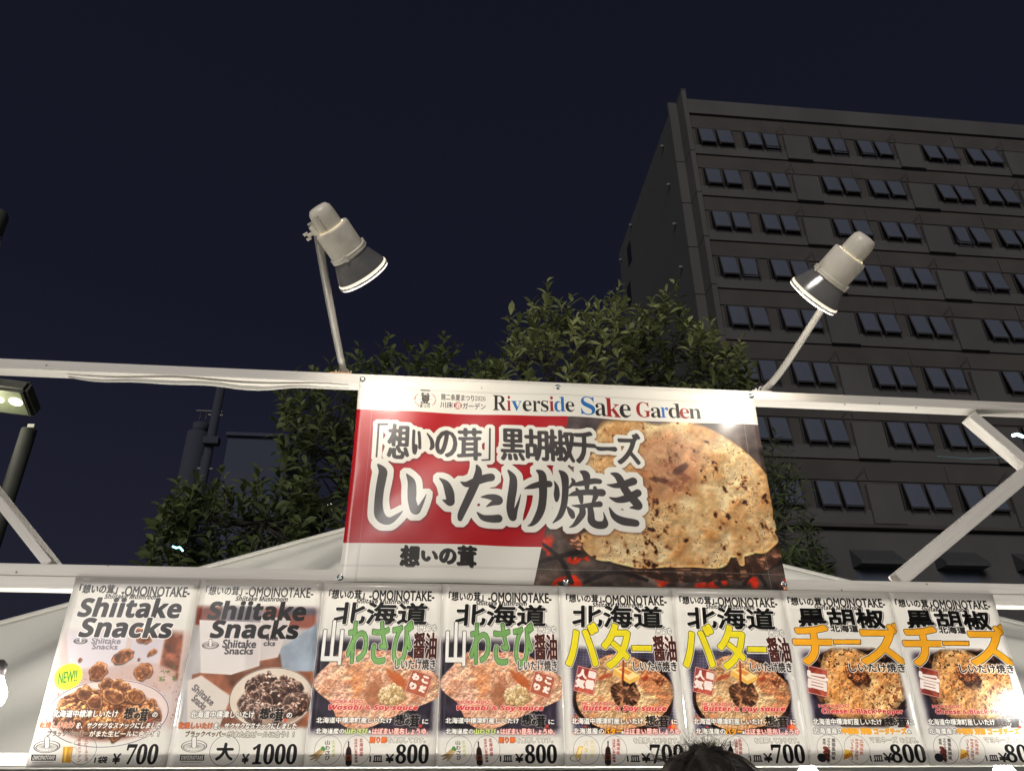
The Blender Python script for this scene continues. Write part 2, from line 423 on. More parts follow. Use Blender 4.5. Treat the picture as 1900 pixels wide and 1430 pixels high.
def embers(c, m, seed):
    n = noise(c.H, c.W, 14, 4, seed); n2 = noise(c.H, c.W, 30, 3, seed+1)
    k = (sm(n, .52, .62)*m)
    col = C('#d8401a')*(.5+n2[..., None])+C('#ff9a3c')*sm(n, .62, .72)[..., None]*.5
    c.a = c.a*(1-k[..., None])+np.clip(col, 0, 1)*k[..., None]
def cheese(c, cx, cy, rx, ry, rot=0, seed=1, sp=1.0, tone=('#cc8e4a', '#efc98e')):
    m0, r0, u, v = c.ell(cx, cy+ry*.06, rx*1.13, ry*1.13, rot, .10, seed+9)
    bk = noise(c.H, c.W, 26*sp, 5, seed+3)
    c.over(m0, C('#20120d')*(.35+1.5*bk[..., None])+C('#5a3a26')*sm(bk, .5, .75)[..., None]*.8)
    m, r, u, v = c.ell(cx, cy, rx, ry, rot, .14, seed, 1.6)
    n = noise(c.H, c.W, 7*sp, 5, seed+4); n2 = noise(c.H, c.W, 22*sp, 4, seed+5); n3 = noise(c.H, c.W, 70*sp, 2, seed+6)
    t = np.clip(.25+(n-.5)*1.9+(n2-.5)*1.3+.35, 0, 1)[..., None]
    col = C(tone[0])*(1-t)+C(tone[1])*t
    gy, gx = np.gradient(blur(n*3+n2, 1.2)); li = (-gx*.5-gy)*4*sp**-.5
    col = col*(1+np.clip(li, -.35, .35)[..., None])
    sc_ = sm(noise(c.H, c.W, 34*sp, 3, seed+15)+(n3-.5)*.35+(n-.5)*.3, .60, .72); col = col*(1-sc_[..., None]*.75)+C('#8a4318')*(sc_[..., None]*.75)
    sc2 = sm(noise(c.H, c.W, 50*sp, 2, seed+16)+(n3-.5)*.2, .74, .82); col = col*(1-sc2[..., None]*.85)+C('#2b120a')*(sc2[..., None]*.85)
    pp = sm(noise(c.H, c.W, 150*sp, 1, seed+8), .80, .9); col = col*(1-pp[..., None]*.7)+C('#3a2418')*(pp[..., None]*.7)
    ed = sm(r, .82, 1.0)[..., None]; col = col*(1-.35*ed)
    c.over(m, np.clip(col, 0, 1))
def foodpile(c, cx, cy, rx, ry, n, rng_, size, base, dark, hi, gill, squash=.62):
    pts = []
    for i in range(n):
        a = rng_.random()*6.283; q = rng_.random()**.55; pts.append((cx+math.cos(a)*q*rx, cy+math.sin(a)*q*ry))
    for i, (x, y) in enumerate(sorted(pts, key=lambda t: t[1])):
        s_ = size*(.7+.5*rng_.random())
        c.lump(x, y, s_, s_*squash*(.8+.5*rng_.random()), rng_.random()*3.1-1.5, base[i % len(base)], 100+i*7, dark, hi, gill if rng_.random() < .6 else 0)

def finish(c):
    e = np.minimum(np.minimum(c.xx, c.W-1-c.xx), np.minimum(c.yy, c.H-1-c.yy))
    c.over(np.exp(-((e-5)/1.1)**2), '#b9b4ac', .45); return c

def sheet_snack_small():
    c = sheet(0); c.zoom(*ZA); rg = np.random.default_rng(3)
    # photo with soft borders: two pale cups, table, scattered pieces
    m = fadebox(c, 235, 370, 980, 1010, 34); n = noise(c.H, c.W, 3, 4, 5)
    c.over(m, C('#dcc9c6')*(.86+.2*n[..., None]))
    c.over(blur(c.poly([(900, 370), (1010, 370), (965, 700), (850, 620)]), 4)*m, C('#7d4a34')*(.5+noise(c.H, c.W, 26, 4, 8)[..., None]))
    c.over(blur(c.poly([(255, 360), (660, 380), (590, 650), (275, 640)]), 2)*m, '#dcd5dc')
    c.over(blur(c.poly([(690, 380), (890, 400), (830, 590), (660, 570)]), 2)*m, '#d6cdd6')
    c.over(blur(c.poly([(235, 635), (600, 650), (830, 585), (960, 640), (930, 760), (200, 760)]), 5)*m, '#cdb1aa', .8)
    g = blur(c.poly([(840, 640), (950, 590), (955, 700), (850, 700)]), 3)*m; c.over(g*sm(noise(c.H, c.W, 40, 3, 4), .45, .6), '#5c6a3a', .9)
    c.over(m*sm(noise(c.H, c.W, 90, 1, 9), .83, .9)*sm(c.yy, 380, 500), '#9a5a3a', .7)
    c.text('Shiitake', (415, 462), (608, 428), '#8b828c', 1.2); c.text('Snacks', (420, 498), (588, 466), '#8b828c', 1.2)
    shroom_icon(c, 347, 445, 42)
    # plate and pile
    pm, r, u, v = c.ell(520, 905, 395, 212); lim = fadebox(c, 60, 640, 1000, 1085, 26)
    c.over(pm*lim, C('#e8d6d2')); c.ring(520, 905, 388, 206, 2.2, '#4b4a6b', .8)
    c.over((blur(c.ell(520, 925, 340, 150)[0], 6)), '#8a5a48', .9)
    foodpile(c, 525, 905, 310, 120, 90, rg, 72, ['#a8622f', '#bb7740', '#8d4f2c', '#8f6355'], '#4a2412', '#f0b878', .3)
    for q in [(520, 730, 58, 44), (600, 740, 70, 46), (380, 790, 70, 42), (440, 838, 62, 44), (700, 800, 66, 44), (560, 800, 76, 50)]:
        c.lump(*q, .4, '#b57546', int(q[0]), '#4a2412', '#f3c48c', .35)
    for q in [(730, 385, 44, 24, .3), (755, 432, 48, 30, -.1), (617, 545, 72, 44, -.5), (460, 640, 62, 58, -.9), (748, 640, 60, 56, .3), (803, 518, 34, 17, -.8), (343, 566, 12, 14, 0), (718, 562, 9, 9, 0)]:
        c.lump(*q[:4], q[4], '#b26a38', int(q[0]*3), '#43200f', '#eab27a', .35)
    b, r, u, v = c.ell(268, 672, 92, 84); th = np.arctan2(v, u)
    c.over(np.clip((1+.05*np.cos(th*34)-r)*26, 0, 1), '#eef02a'); c.text('NEW!!', (198, 712), (332, 640), '#4c9a3a', 1.0, rot=-.16)
    c.text('𝗦𝗵𝗶𝗶𝘁𝗮𝗸𝗲', (330, 288), (1003, 178), '#332e33', 2.7, out='#eeebe8', ow=4, shear=.08)
    c.text('𝗦𝗻𝗮𝗰𝗸𝘀', (338, 418), (945, 302), '#332e33', 2.7, out='#f2efec', ow=4, shear=.08)
    jp(c, '北海道中標津しいたけ', (165, 932), (592, 888)); brushlogo(c, 620, 868, 785, 962); jp(c, 'の', (805, 932), (842, 902))
    jp(c, '乾燥しいたけ', (80, 1002), (312, 962), '#d3713a', '#f1ece4', 1.6, .9); jp(c, 'を、サクサクなスナックにしました', (315, 1004), (866, 968), shear=.2)
    jp(c, 'ブラックペッパー', (128, 1054), (396, 1018), '#4e4336', '#efe9df', 1.4, 1.0); jp(c, 'がまた生ビールに合う！！', (400, 1057), (852, 1020), '#efebe4', '#4a443e')
    shroom_icon(c, 130, 1120, 82); logobox(c, 33, 1172, 190, 1210)
    c.ring(362, 1145, 84, 84, 1.4, '#5b5651')
    c.over(c.poly([(236, 1118), (300, 1118), (284, 1222), (226, 1222)]), '#d8a21c'); c.over(c.poly([(242, 1098), (304, 1098), (300, 1122), (236, 1122)]), '#efeae0')
    c.over(c.poly([(250, 1120), (262, 1120), (250, 1218), (238, 1218)]), '#f2cf5c'); c.ring(300, 1155, 20, 30, 1.8, '#c9c0b0')
    c.vtext('生ビールとの', 384, 1066, 1216, 24, '#a8563e', .3); c.vtext('相性バツグン', 338, 1066, 1222, 24, '#a8563e', .3)
    price(c, '1袋', ((432, 1226), (522, 1184)), ((545, 1230), (607, 1166)), '700', ((625, 1233), (853, 1105)))
    head(c, ((335, 138), (590, 86)), ((605, 157), (1052, 102)), ((500, 174), (857, 148)), 1.6)
    return finish(c)
def sheet_snack_large():
    c = sheet(1); c.zoom(*ZA); rg = np.random.default_rng(5)
    m = fadebox(c, 1085, 215, 1850, 1010, 24); n = noise(c.H, c.W, 4, 4, 15)[..., None]
    c.over(m, C('#b4b0b2')*(.8+.35*n))
    c.over(blur(c.poly([(1090, 215), (1260, 215), (1230, 345), (1080, 340)]), 3)*m, C('#8a4433')*(.6+.6*n))
    c.over(blur(c.poly([(1250, 215), (1520, 215), (1510, 330), (1240, 320)]), 8)*m, '#6b6470', .8); c.over(blur(c.poly([(1520, 215), (1860, 215), (1850, 370), (1680, 360), (1520, 300)]), 6)*m, '#8a4a3a', .9); c.over(blur(c.poly([(1640, 215), (1860, 215), (1850, 280), (1650, 270)]), 8)*m, '#3f5a78', .7)
    c.over(blur(c.poly([(1060, 660), (1250, 620), (1500, 560), (1860, 470), (1850, 1030), (1040, 1030)]), 2)*m, C('#84523a')*(.6+.8*noise(c.H, c.W, 10, 4, 4)[..., None]))
    c.over(blur(c.poly([(1620, 500), (1860, 330), (1860, 640), (1640, 640)]), 3)*m, C('#8f9aa8')*(.7+.5*n))
    c.over(blur(c.poly([(1500, 290), (1695, 300), (1610, 550), (1490, 575)]), 1)*m, '#cfc5c4')
    c.over(blur(c.poly([(1108, 310), (1512, 330), (1492, 605), (1310, 662), (1115, 650)]), 1)*m, '#e2dbda'); c.over(blur(c.poly([(1400, 330), (1512, 330), (1492, 605), (1400, 640)]), 8)*m, '#c9bfbf', .6)
    c.over(blur(c.poly([(1120, 665), (1310, 800), (1230, 1010), (1030, 1010), (1030, 700)]), 2)*m, '#d8cfc8')
    c.text('Shiitake', (1255, 488), (1475, 440), '#4c464d', 1.6); c.text('Snacks', (1268, 530), (1455, 488), '#4c464d', 1.6); shroom_icon(c, 1178, 472, 52)
    c.text('ake', (1535, 440), (1612, 412), '#4c464d', 1.3); c.text('cks', (1518, 476), (1595, 446), '#4c464d', 1.3)
    c.text('Shiitake', (1040, 810), (1225, 770), '#5b5457', 1.4, rot=.62); c.text('Snacks', (1050, 860), (1165, 815), '#5b5457', 1.4, rot=.62)
    pm = c.ell(1570, 810, 272, 190)[0]; c.over(pm*m, C('#dccfc2')); c.ring(1570, 810, 268, 186, 2.4, '#2f2b33', .9)
    c.over(blur(c.ell(1580, 850, 225, 130)[0], 5)*m, '#8b6f60', .8)
    foodpile(c, 1580, 815, 200, 135, 64, rg, 50, ['#6d4a3e', '#7d5545', '#8b6a5c', '#5d4640'], '#2a1815', '#c9b3a6', .35, .75)
    bx = 1-fadebox(c, 1085, 215, 1850, 1010, 16); c.over(bx*sm(c.yy, 500, 560), '#e6e3de', .85)
    c.text('𝗦𝗵𝗶𝗶𝘁𝗮𝗸𝗲', (1163, 305), (1795, 200), '#161214', 2.7, shear=.08); c.text('𝗦𝗻𝗮𝗰𝗸𝘀', (1180, 424), (1748, 318), '#161214', 2.7, shear=.08)
    jp(c, '北海道中標津しいたけ', (1048, 936), (1462, 893)); brushlogo(c, 1490, 868, 1650, 962); jp(c, 'の', (1665, 936), (1702, 905))
    jp(c, '乾燥しいたけ', (970, 1006), (1196, 966), '#d3713a', '#4a2a1c', 1.0, .9); jp(c, 'を、サクサクなスナックにしました', (1198, 1008), (1732, 971), shear=.2)
    jp(c, 'ブラックペッパー', (1015, 1057), (1280, 1021), '#3d2c1c', '#e9dfcf', 1.4, 1.0); jp(c, 'がまた生ビールに合う！！', (1284, 1060), (1715, 1024), '#dcd7d0', '#4a443e')
    shroom_icon(c, 1073, 1117, 80); logobox(c, 985, 1172, 1140, 1210); c.ring(1268, 1145, 94, 90, 1.5, '#3b3733')
    c.text('大', (1208, 1206), (1330, 1100), BLK, 1.8, nib=2)
    price(c, None, None, ((1375, 1229), (1427, 1168)), '1000', ((1438, 1233), (1737, 1105)))
    head(c, ((1145, 150), (1385, 98)), ((1400, 162), (1840, 106)), ((1340, 188), (1675, 163)), .7, .4)
    return finish(c)
def sheet_wasabi():
    c = sheet(2); c.zoom(*ZB)
    m = fadebox(c, 95, 455, 940, 1150, 34); darkbed(c, m, 21, '#28222e')
    m2, r, u, v = c.ell(520, 800, 402, 262, 0, .16, 4, 3)
    n = noise(c.H, c.W, 8, 5, 31); n2 = noise(c.H, c.W, 34, 4, 32); th = np.arctan2(v, u)
    t = np.clip(.5+(n-.5)*2+(n2-.5)*1.6, 0, 1)[..., None]; t = .3+.7*t; col = C('#9c5e40')*(1-t)+C('#e2bda0')*t
    col = col+(C('#c47a48')-col)*sm(noise(c.H, c.W, 5, 3, 35), .5, .68)[..., None]*.7
    pk = sm(noise(c.H, c.W, 4, 2, 77), .45, .7)[..., None]; col = col+(C('#d9a79c')-col)*pk*.45
    fib = np.abs(np.sin(th*34+n*14))**6; col = col+(C('#f6ddbd')-col)*(fib*.35*sm(n2, .4, .6))[..., None]
    gy, gx = np.gradient(blur(n2*2+n*3, 1)); col = col*(1+np.clip((-gx*.4-gy)*3.2, -.3, .4))[..., None]
    c.over(m2, np.clip(col, 0, 1)); c.over(m2*sm(noise(c.H, c.W, 50, 3, 36), .66, .76)*.8, '#8a4726', .6)
    c.over(blur(c.ell(500, 860, 60, 80)[0], 4), '#7a4526', .6); c.over(blur(c.brush([[(600, 690, 10), (680, 760, 36), (720, 820, 14)]]), 4), '#9a4a1c', .8)
    c.over(blur(c.brush([[(430, 700, 6), (540, 640, 14), (640, 700, 6)]]), 3), '#e8c59a', .5)
    rg = np.random.default_rng(9)
    for i in range(110):
        a = rg.random()*6.28; q = rg.random()**.5; s_ = 9+rg.random()*9
        c.lump(632+q*82*math.cos(a), 868+q*62*math.sin(a), s_*1.4, s_, a, '#ecd9b0', 400+i, '#b08a54', '#fff6e0')
    c.ring(398, 795, 40, 34, 6, '#c98b48', .7)
    stamp(c, 825, 790, 150, 150, .30, [('こ', 35, -40, 42), ('だ', 35, 28, 42), ('わ', -35, -40, 42), ('り', -35, 28, 42)], '#8f3b22')
    c.text('北海道', (230, 364), (885, 228), BLK, 3.6, out=WHT, ow=2.5, off=(6, 5, '#8e8a86'), shear=.05)
    c.text('山', (134, 652), (300, 350), '#f3f1ee', 3.4, out='#1a1816', ow=2.6); c.text('わさび', (312, 652), (785, 352), '#6f9a58', 3.6, out='#22301a', ow=2.4, out2=WHT, ow2=2.5)
    jp(c, 'しょうゆ', (820, 422), (950, 374), WHT, DK, 1.4); jp(c, '醤油', (785, 612), (952, 435), '#4a1f19', WHT, 2.4, 2.6)
    jp(c, 'しいたけ焼き', (655, 690), (942, 618), '#4a4441', WHT, 2.6, 1.6)
    c.text('HOKKAIDO', (205, 925), (432, 905), '#c2413a', .8, out='#f3dcd6', ow=1.2)
    c.text('𝙒𝙖𝙨𝙖𝙗𝙞 & 𝙎𝙤𝙮 𝙨𝙖𝙪𝙘𝙚', (190, 982), (820, 940), '#c02f33', 1.0, out='#f6e4de', ow=1.7)
    jp(c, '北海道中標津町産しいたけ', (103, 1066), (636, 1028)); brushlogo(c, 655, 1000, 830, 1098); jp(c, 'に', (850, 1072), (892, 1040))
    jp(c, '北海道産の', (98, 1142), (302, 1105)); jp(c, '山わさび', (305, 1142), (466, 1106), '#d7e08c', '#4d6a2c', 1.4); jp(c, '&', (470, 1138), (490, 1118))
    jp(c, 'はぼまい昆布しょうゆ、', (497, 1147), (892, 1104), '#f2d3cc', '#a3352c', 1.6)
    jp(c, '削り節', (480, 1206), (600, 1165), '#d8702a', '#6a2c10', 1.1); jp(c, 'を使用してます。', (604, 1206), (872, 1168), '#efebe4', '#5d564f', 1.2, .8)
    c.ring(185, 1257, 96, 96, 1.3, '#5b5651'); c.ring(388, 1257, 95, 96, 1.3, '#5b5651')
    c.vtext('山わさび', 182, 1186, 1330, 34, '#4f4a3e', .6); c.vtext('北海道産', 224, 1186, 1306, 26, '#b9bd7c', .3)
    for i, (a, b_) in enumerate([((150, 1262), (60, 1325)), ((140, 1270), (90, 1335)), ((130, 1262), (58, 1300))]):
        c.over(c.brush([[(*a, 12), ((a[0]+b_[0])/2, (a[1]+b_[1])/2+6, 9), (*b_, 3)]]), ['#b59a70', '#c8b086', '#a58a60'][i])
    c.over(c.brush([[(148, 1245, 14), (160, 1255, 6)]]), '#3f7a3a')
    bottle(c, 330, 1198, 1352, 22); c.vtext('北海道産', 420, 1172, 1300, 26, '#8a2f2a', .5); c.vtext('はぼまい昆布醤油', 383, 1174, 1346, 20, '#8a2f2a', .5)
    price(c, '1皿', ((478, 1340), (570, 1296)), ((590, 1346), (650, 1286)), '800', ((660, 1351), (896, 1218)))
    head(c, ((190, 192), (445, 132)), ((475, 202), (935, 140)), ((385, 224), (755, 198)))
    return finish(c)
def sheet_butter():
    c = sheet(4); c.zoom(*ZC)
    m = fadebox(c, 135, 535, 915, 1165, 24); darkbed(c, m, 41, '#262233', True)
    embers(c, m*sm(c.yy, c.p(400, 1000)[1], c.p(400, 1090)[1]), 43)
    m0, r0, u, v = c.ell(530, 885, 372, 258, 0, .08, 5); c.over(m0*m, C('#24120c')*(.6+noise(c.H, c.W, 20, 4, 44)[..., None]))
    m2, r, u, v = c.ell(528, 868, 345, 238, 0, .07, 6, 2); th = np.arctan2(v, u); n = noise(c.H, c.W, 7, 5, 51); n2 = noise(c.H, c.W, 36, 4, 52)
    t = np.clip(.62+(n-.5)*1.6+(n2-.5)*1.1, 0, 1)[..., None]; t = .25+.75*t; col = C('#94643a')*(1-t)+C('#e6c596')*t
    ray = np.abs(np.sin(th*40+n*9))**3; col = col*(1-.22*ray*sm(r, .2, .5))[..., None]
    bn = sm(noise(c.H, c.W, 6, 4, 55), .53, .66)[..., None]; col = col+(C('#a8542a')-col)*bn*.5
    ed = sm(r, .84, 1)[..., None]; col = col+(C('#b98860')*(.6+.8*n2[..., None])-col)*ed*.7
    gy, gx = np.gradient(blur(n2*2+n*2, 1)); col = col*(1+np.clip((-gx*.4-gy)*3.6, -.3, .35))[..., None]
    c.over(m2*m, np.clip(col, 0, 1))
    cm, r, u, v = c.ell(540, 880, 112, 92, .1, .12, 8, 5); th = np.arctan2(v, u)
    c.over(cm, C('#4a2c1c')*(.4+1.6*np.clip(n2+.3*np.sin(th*18+n*10)-.1, 0, 1))[..., None], .95); c.over(cm*sm(n2, .55, .7), '#c9996a', .6)
    c.over(c.poly([(455, 695), (525, 676), (648, 748), (640, 772), (572, 805), (452, 735)]), '#e7b652'); c.over(c.poly([(460, 697), (526, 680), (640, 746), (570, 778)]), '#f3dd98')
    c.over(blur(c.poly([(485, 700), (525, 690), (590, 722), (560, 742)]), 2), '#c4762c', .8)
    c.over(c.brush([[(526, 640, 6), (524, 700, 8), (520, 770, 9)]]), '#8e2f12', .95); c.over(blur(c.brush([[(350, 770, 8), (400, 745, 14), (440, 740, 8)], [(660, 770, 8), (690, 760, 16)]]), 2), '#8c2d10', .75)
    for q in [(780, 790, 30, 18), (795, 770, 22, 14), (740, 770, 20, 10)]: c.lump(*q, .3, '#c98350', int(q[0]), '#4a1e0e', '#f0bf8c')
    stamp(c, 255, 780, 140, 165, .24, [('一', 36, -50, 40), ('番', 36, 22, 60), ('人', -34, -42, 58), ('気', -34, 30, 58)])
    c.text('北海道', (168, 394), (795, 255), BLK, 3.6, out=WHT, ow=2.5, off=(6, 5, '#8e8a86'), shear=.05)
    c.text('バタ', (122, 686), (560, 378), '#e6d712', 4.6, out='#24200c', ow=2.6, out2=WHT, ow2=2.8, nib=3)
    c.over(c.poly([(582, 520), (736, 520), (736, 582), (582, 582)]), '#f4f2ee'); c.over(c.poly([(582, 526), (733, 526), (733, 575), (585, 573)]), '#24200c'); c.over(c.poly([(587, 531), (728, 531), (728, 570), (590, 568)]), '#e6d712')
    jp(c, 'しょうゆ', (760, 454), (866, 404), WHT, DK, 1.4); jp(c, '醤油', (750, 642), (892, 465), '#4a1f19', WHT, 2.4, 2.6)
    jp(c, 'しいたけ焼き', (600, 712), (902, 645), '#3d3835', WHT, 2.6, 1.6)
    c.text('HOKKAIDO', (230, 956), (450, 935), '#c2413a', .8, out='#f3dcd6', ow=1.2)
    c.text('𝘽𝙪𝙩𝙩𝙚𝙧 & 𝙎𝙤𝙮 𝙨𝙖𝙪𝙘𝙚', (235, 1007), (835, 963), '#c02f33', 1.0, out='#f6e4de', ow=1.7)
    jp(c, '北海道中標津町産しいたけ', (158, 1092), (665, 1050)); brushlogo(c, 685, 1028, 848, 1122); jp(c, 'に', (875, 1092), (912, 1060))
    jp(c, '北海道産の', (168, 1164), (385, 1122)); jp(c, 'バター', (388, 1166), (510, 1122), '#f0b81c', '#a14e10', 1.3); jp(c, '&', (512, 1160), (530, 1142))
    jp(c, 'はぼまい昆布しょうゆ', (535, 1167), (930, 1124), '#f2d3cc', '#a3352c', 1.6); jp(c, 'を使用しております。', (600, 1230), (922, 1190), '#efebe4', '#5d564f', 1.3, .8)
    c.ring(262, 1277, 94, 92, 1.3, '#5b5651'); c.ring(460, 1277, 90, 92, 1.3, '#5b5651')
    c.over(c.poly([(205, 1250), (240, 1250), (222, 1325), (178, 1330)]), '#d8b45a'); c.over(c.poly([(212, 1258), (234, 1258), (218, 1316), (190, 1320)]), '#f0dc9c'); c.ring(180, 1336, 36, 18, 1.8, '#8d8068')
    c.over(c.poly([(175, 1316), (222, 1310), (226, 1334), (180, 1340)]), '#e8cf80')
    c.vtext('バター', 258, 1206, 1350, 26, '#d8c26a', .4); c.vtext('北海道産', 302, 1206, 1330, 26, '#e0cf8c', .3)
    bottle(c, 415, 1216, 1372, 22); c.vtext('北海道産', 489, 1196, 1310, 24, '#8a2f2a', .5); c.vtext('はぼまい昆布醤油', 459, 1198, 1366, 19, '#8a2f2a', .5)
    price(c, '1皿', ((555, 1361), (642, 1318)), ((660, 1367), (717, 1304)), '700', ((725, 1374), (952, 1238)))
    head(c, ((118, 220), (365, 168)), ((378, 237), (830, 178)), ((308, 254), (662, 228)))
    return finish(c)
def sheet_cheese():
    c = sheet(6); c.zoom(*ZD)
    m = fadebox(c, 200, 560, 1010, 1110, 34); darkbed(c, m, 61, '#28202f')
    base = c.a.copy(); cheese(c, 632, 808, 318, 238, .05, 63, 1.0); s = fadebox(c, 200, 540, 1010, 1120, 18)[..., None]; c.a = base*(1-s)+c.a*s
    for q in [(560, 715, 34, 44, .3), (590, 745, 40, 30, -.5), (640, 750, 46, 40, .8), (675, 770, 34, 34, .2), (615, 785, 38, 26, 0)]: c.lump(*q[:4], q[4], '#a8602e', int(q[0]*5), '#2a0f08', '#e2a066')
    c.over(blur(c.ell(640, 815, 60, 26)[0], 5), '#5a3a2a', .5)
    stamp(c, 332, 785, 132, 175, .22, [('旨', 0, 0, 118)])
    c.text('黒胡椒', (208, 397), (790, 275), BLK, 4.2, out=WHT, ow=2.2, off=(6, 5, '#8e8a86')); jp(c, '北海道', (428, 432), (615, 388), '#3a3734', WHT, 2, 1.8)
    for t, a, b_ in (('チ', (190, 660), (425, 392)), ('ズ', (655, 662), (918, 378))): c.text(t, a, b_, '#edae12', 5, out='#2a1d08', ow=2.6, out2=WHT, ow2=2.8, nib=3)
    c.over(c.poly([(436, 482), (644, 482), (644, 530), (436, 530)]), WHT); c.over(c.poly([(438, 486), (641, 486), (641, 526), (441, 524)]), '#2a1d08'); c.over(c.poly([(443, 491), (636, 491), (636, 521), (446, 519)]), '#edae12')
    jp(c, 'しいたけ焼き', (565, 720), (948, 660), '#3d3835', WHT, 2.6, 1.6)
    c.text('HOKKAIDO', (342, 973), (552, 952), '#c2413a', .8, out='#f3dcd6', ow=1.2)
    c.text('𝗖𝗵𝗲𝗲𝘀𝗲 & 𝗕𝗹𝗮𝗰𝗸 𝗣𝗲𝗽𝗽𝗲𝗿', (365, 1026), (938, 984), '#c02f33', .8, out='#f6e4de', ow=1.7)
    jp(c, '北海道中標津町産しいたけ', (303, 1097), (785, 1054)); brushlogo(c, 820, 1043, 968, 1120); jp(c, 'に', (980, 1094), (1020, 1064))
    jp(c, '北海道産の', (303, 1162), (508, 1120)); jp(c, '中標津 芳醇 ゴーダチーズ', (512, 1164), (962, 1122), '#f2b21e', '#c98a1c', 1.2); jp(c, '&', (980, 1158), (1000, 1138))
    jp(c, 'マヨネーズ', (710, 1224), (898, 1184), '#efebe4', '#5d564f', 1.4, .8); jp(c, 'を使用。', (925, 1226), (1046, 1190), '#efebe4', '#5d564f', 1.3, .8)
    c.ring(418, 1272, 90, 90, 1.3, '#5b5651'); c.ring(613, 1272, 90, 90, 1.3, '#5b5651')
    c.vtext('厳選黒胡椒', 445, 1192, 1350, 20, '#39322e', .5); c.vtext('ブラックペッパー', 410, 1192, 1352, 18, '#39322e', .4); c.vtext('使用', 378, 1194, 1240, 18, '#39322e', .4)
    for i in range(9): c.lump(385+(i % 3)*10, 1262+i*10, 16, 11, i, '#8b3a2a', 900+i, '#2a0d08', '#c96a4a')
    c.over(c.ell(362, 1332, 32, 27)[0], C('#2a2a30')*(.4+1.4*noise(c.H, c.W, 120, 2, 5)[..., None]))
    c.over(c.poly([(530, 1268), (582, 1292), (570, 1328), (516, 1348)]), '#e0a01c'); c.over(c.poly([(530, 1268), (582, 1292), (520, 1310)]), '#f4c94a')
    for x, y in ((545, 1318), (560, 1300), (536, 1334)): c.over(c.ell(x, y, 6, 5)[0], '#b87a10')
    c.vtext('北海道産', 645, 1200, 1312, 22, '#a8563e', .4); c.vtext('中標津（芳醇）', 612, 1196, 1350, 19, '#a8563e', .4); c.vtext('ゴーダチーズ', 578, 1200, 1352, 19, '#a8563e', .4)
    price(c, '1皿', ((713, 1358), (796, 1316)), ((812, 1364), (864, 1300)), '800', ((870, 1367), (1088, 1238)))
    head(c, ((125, 242), (375, 190)), ((382, 252), (805, 198)), ((312, 273), (650, 248)))
    return finish(c)

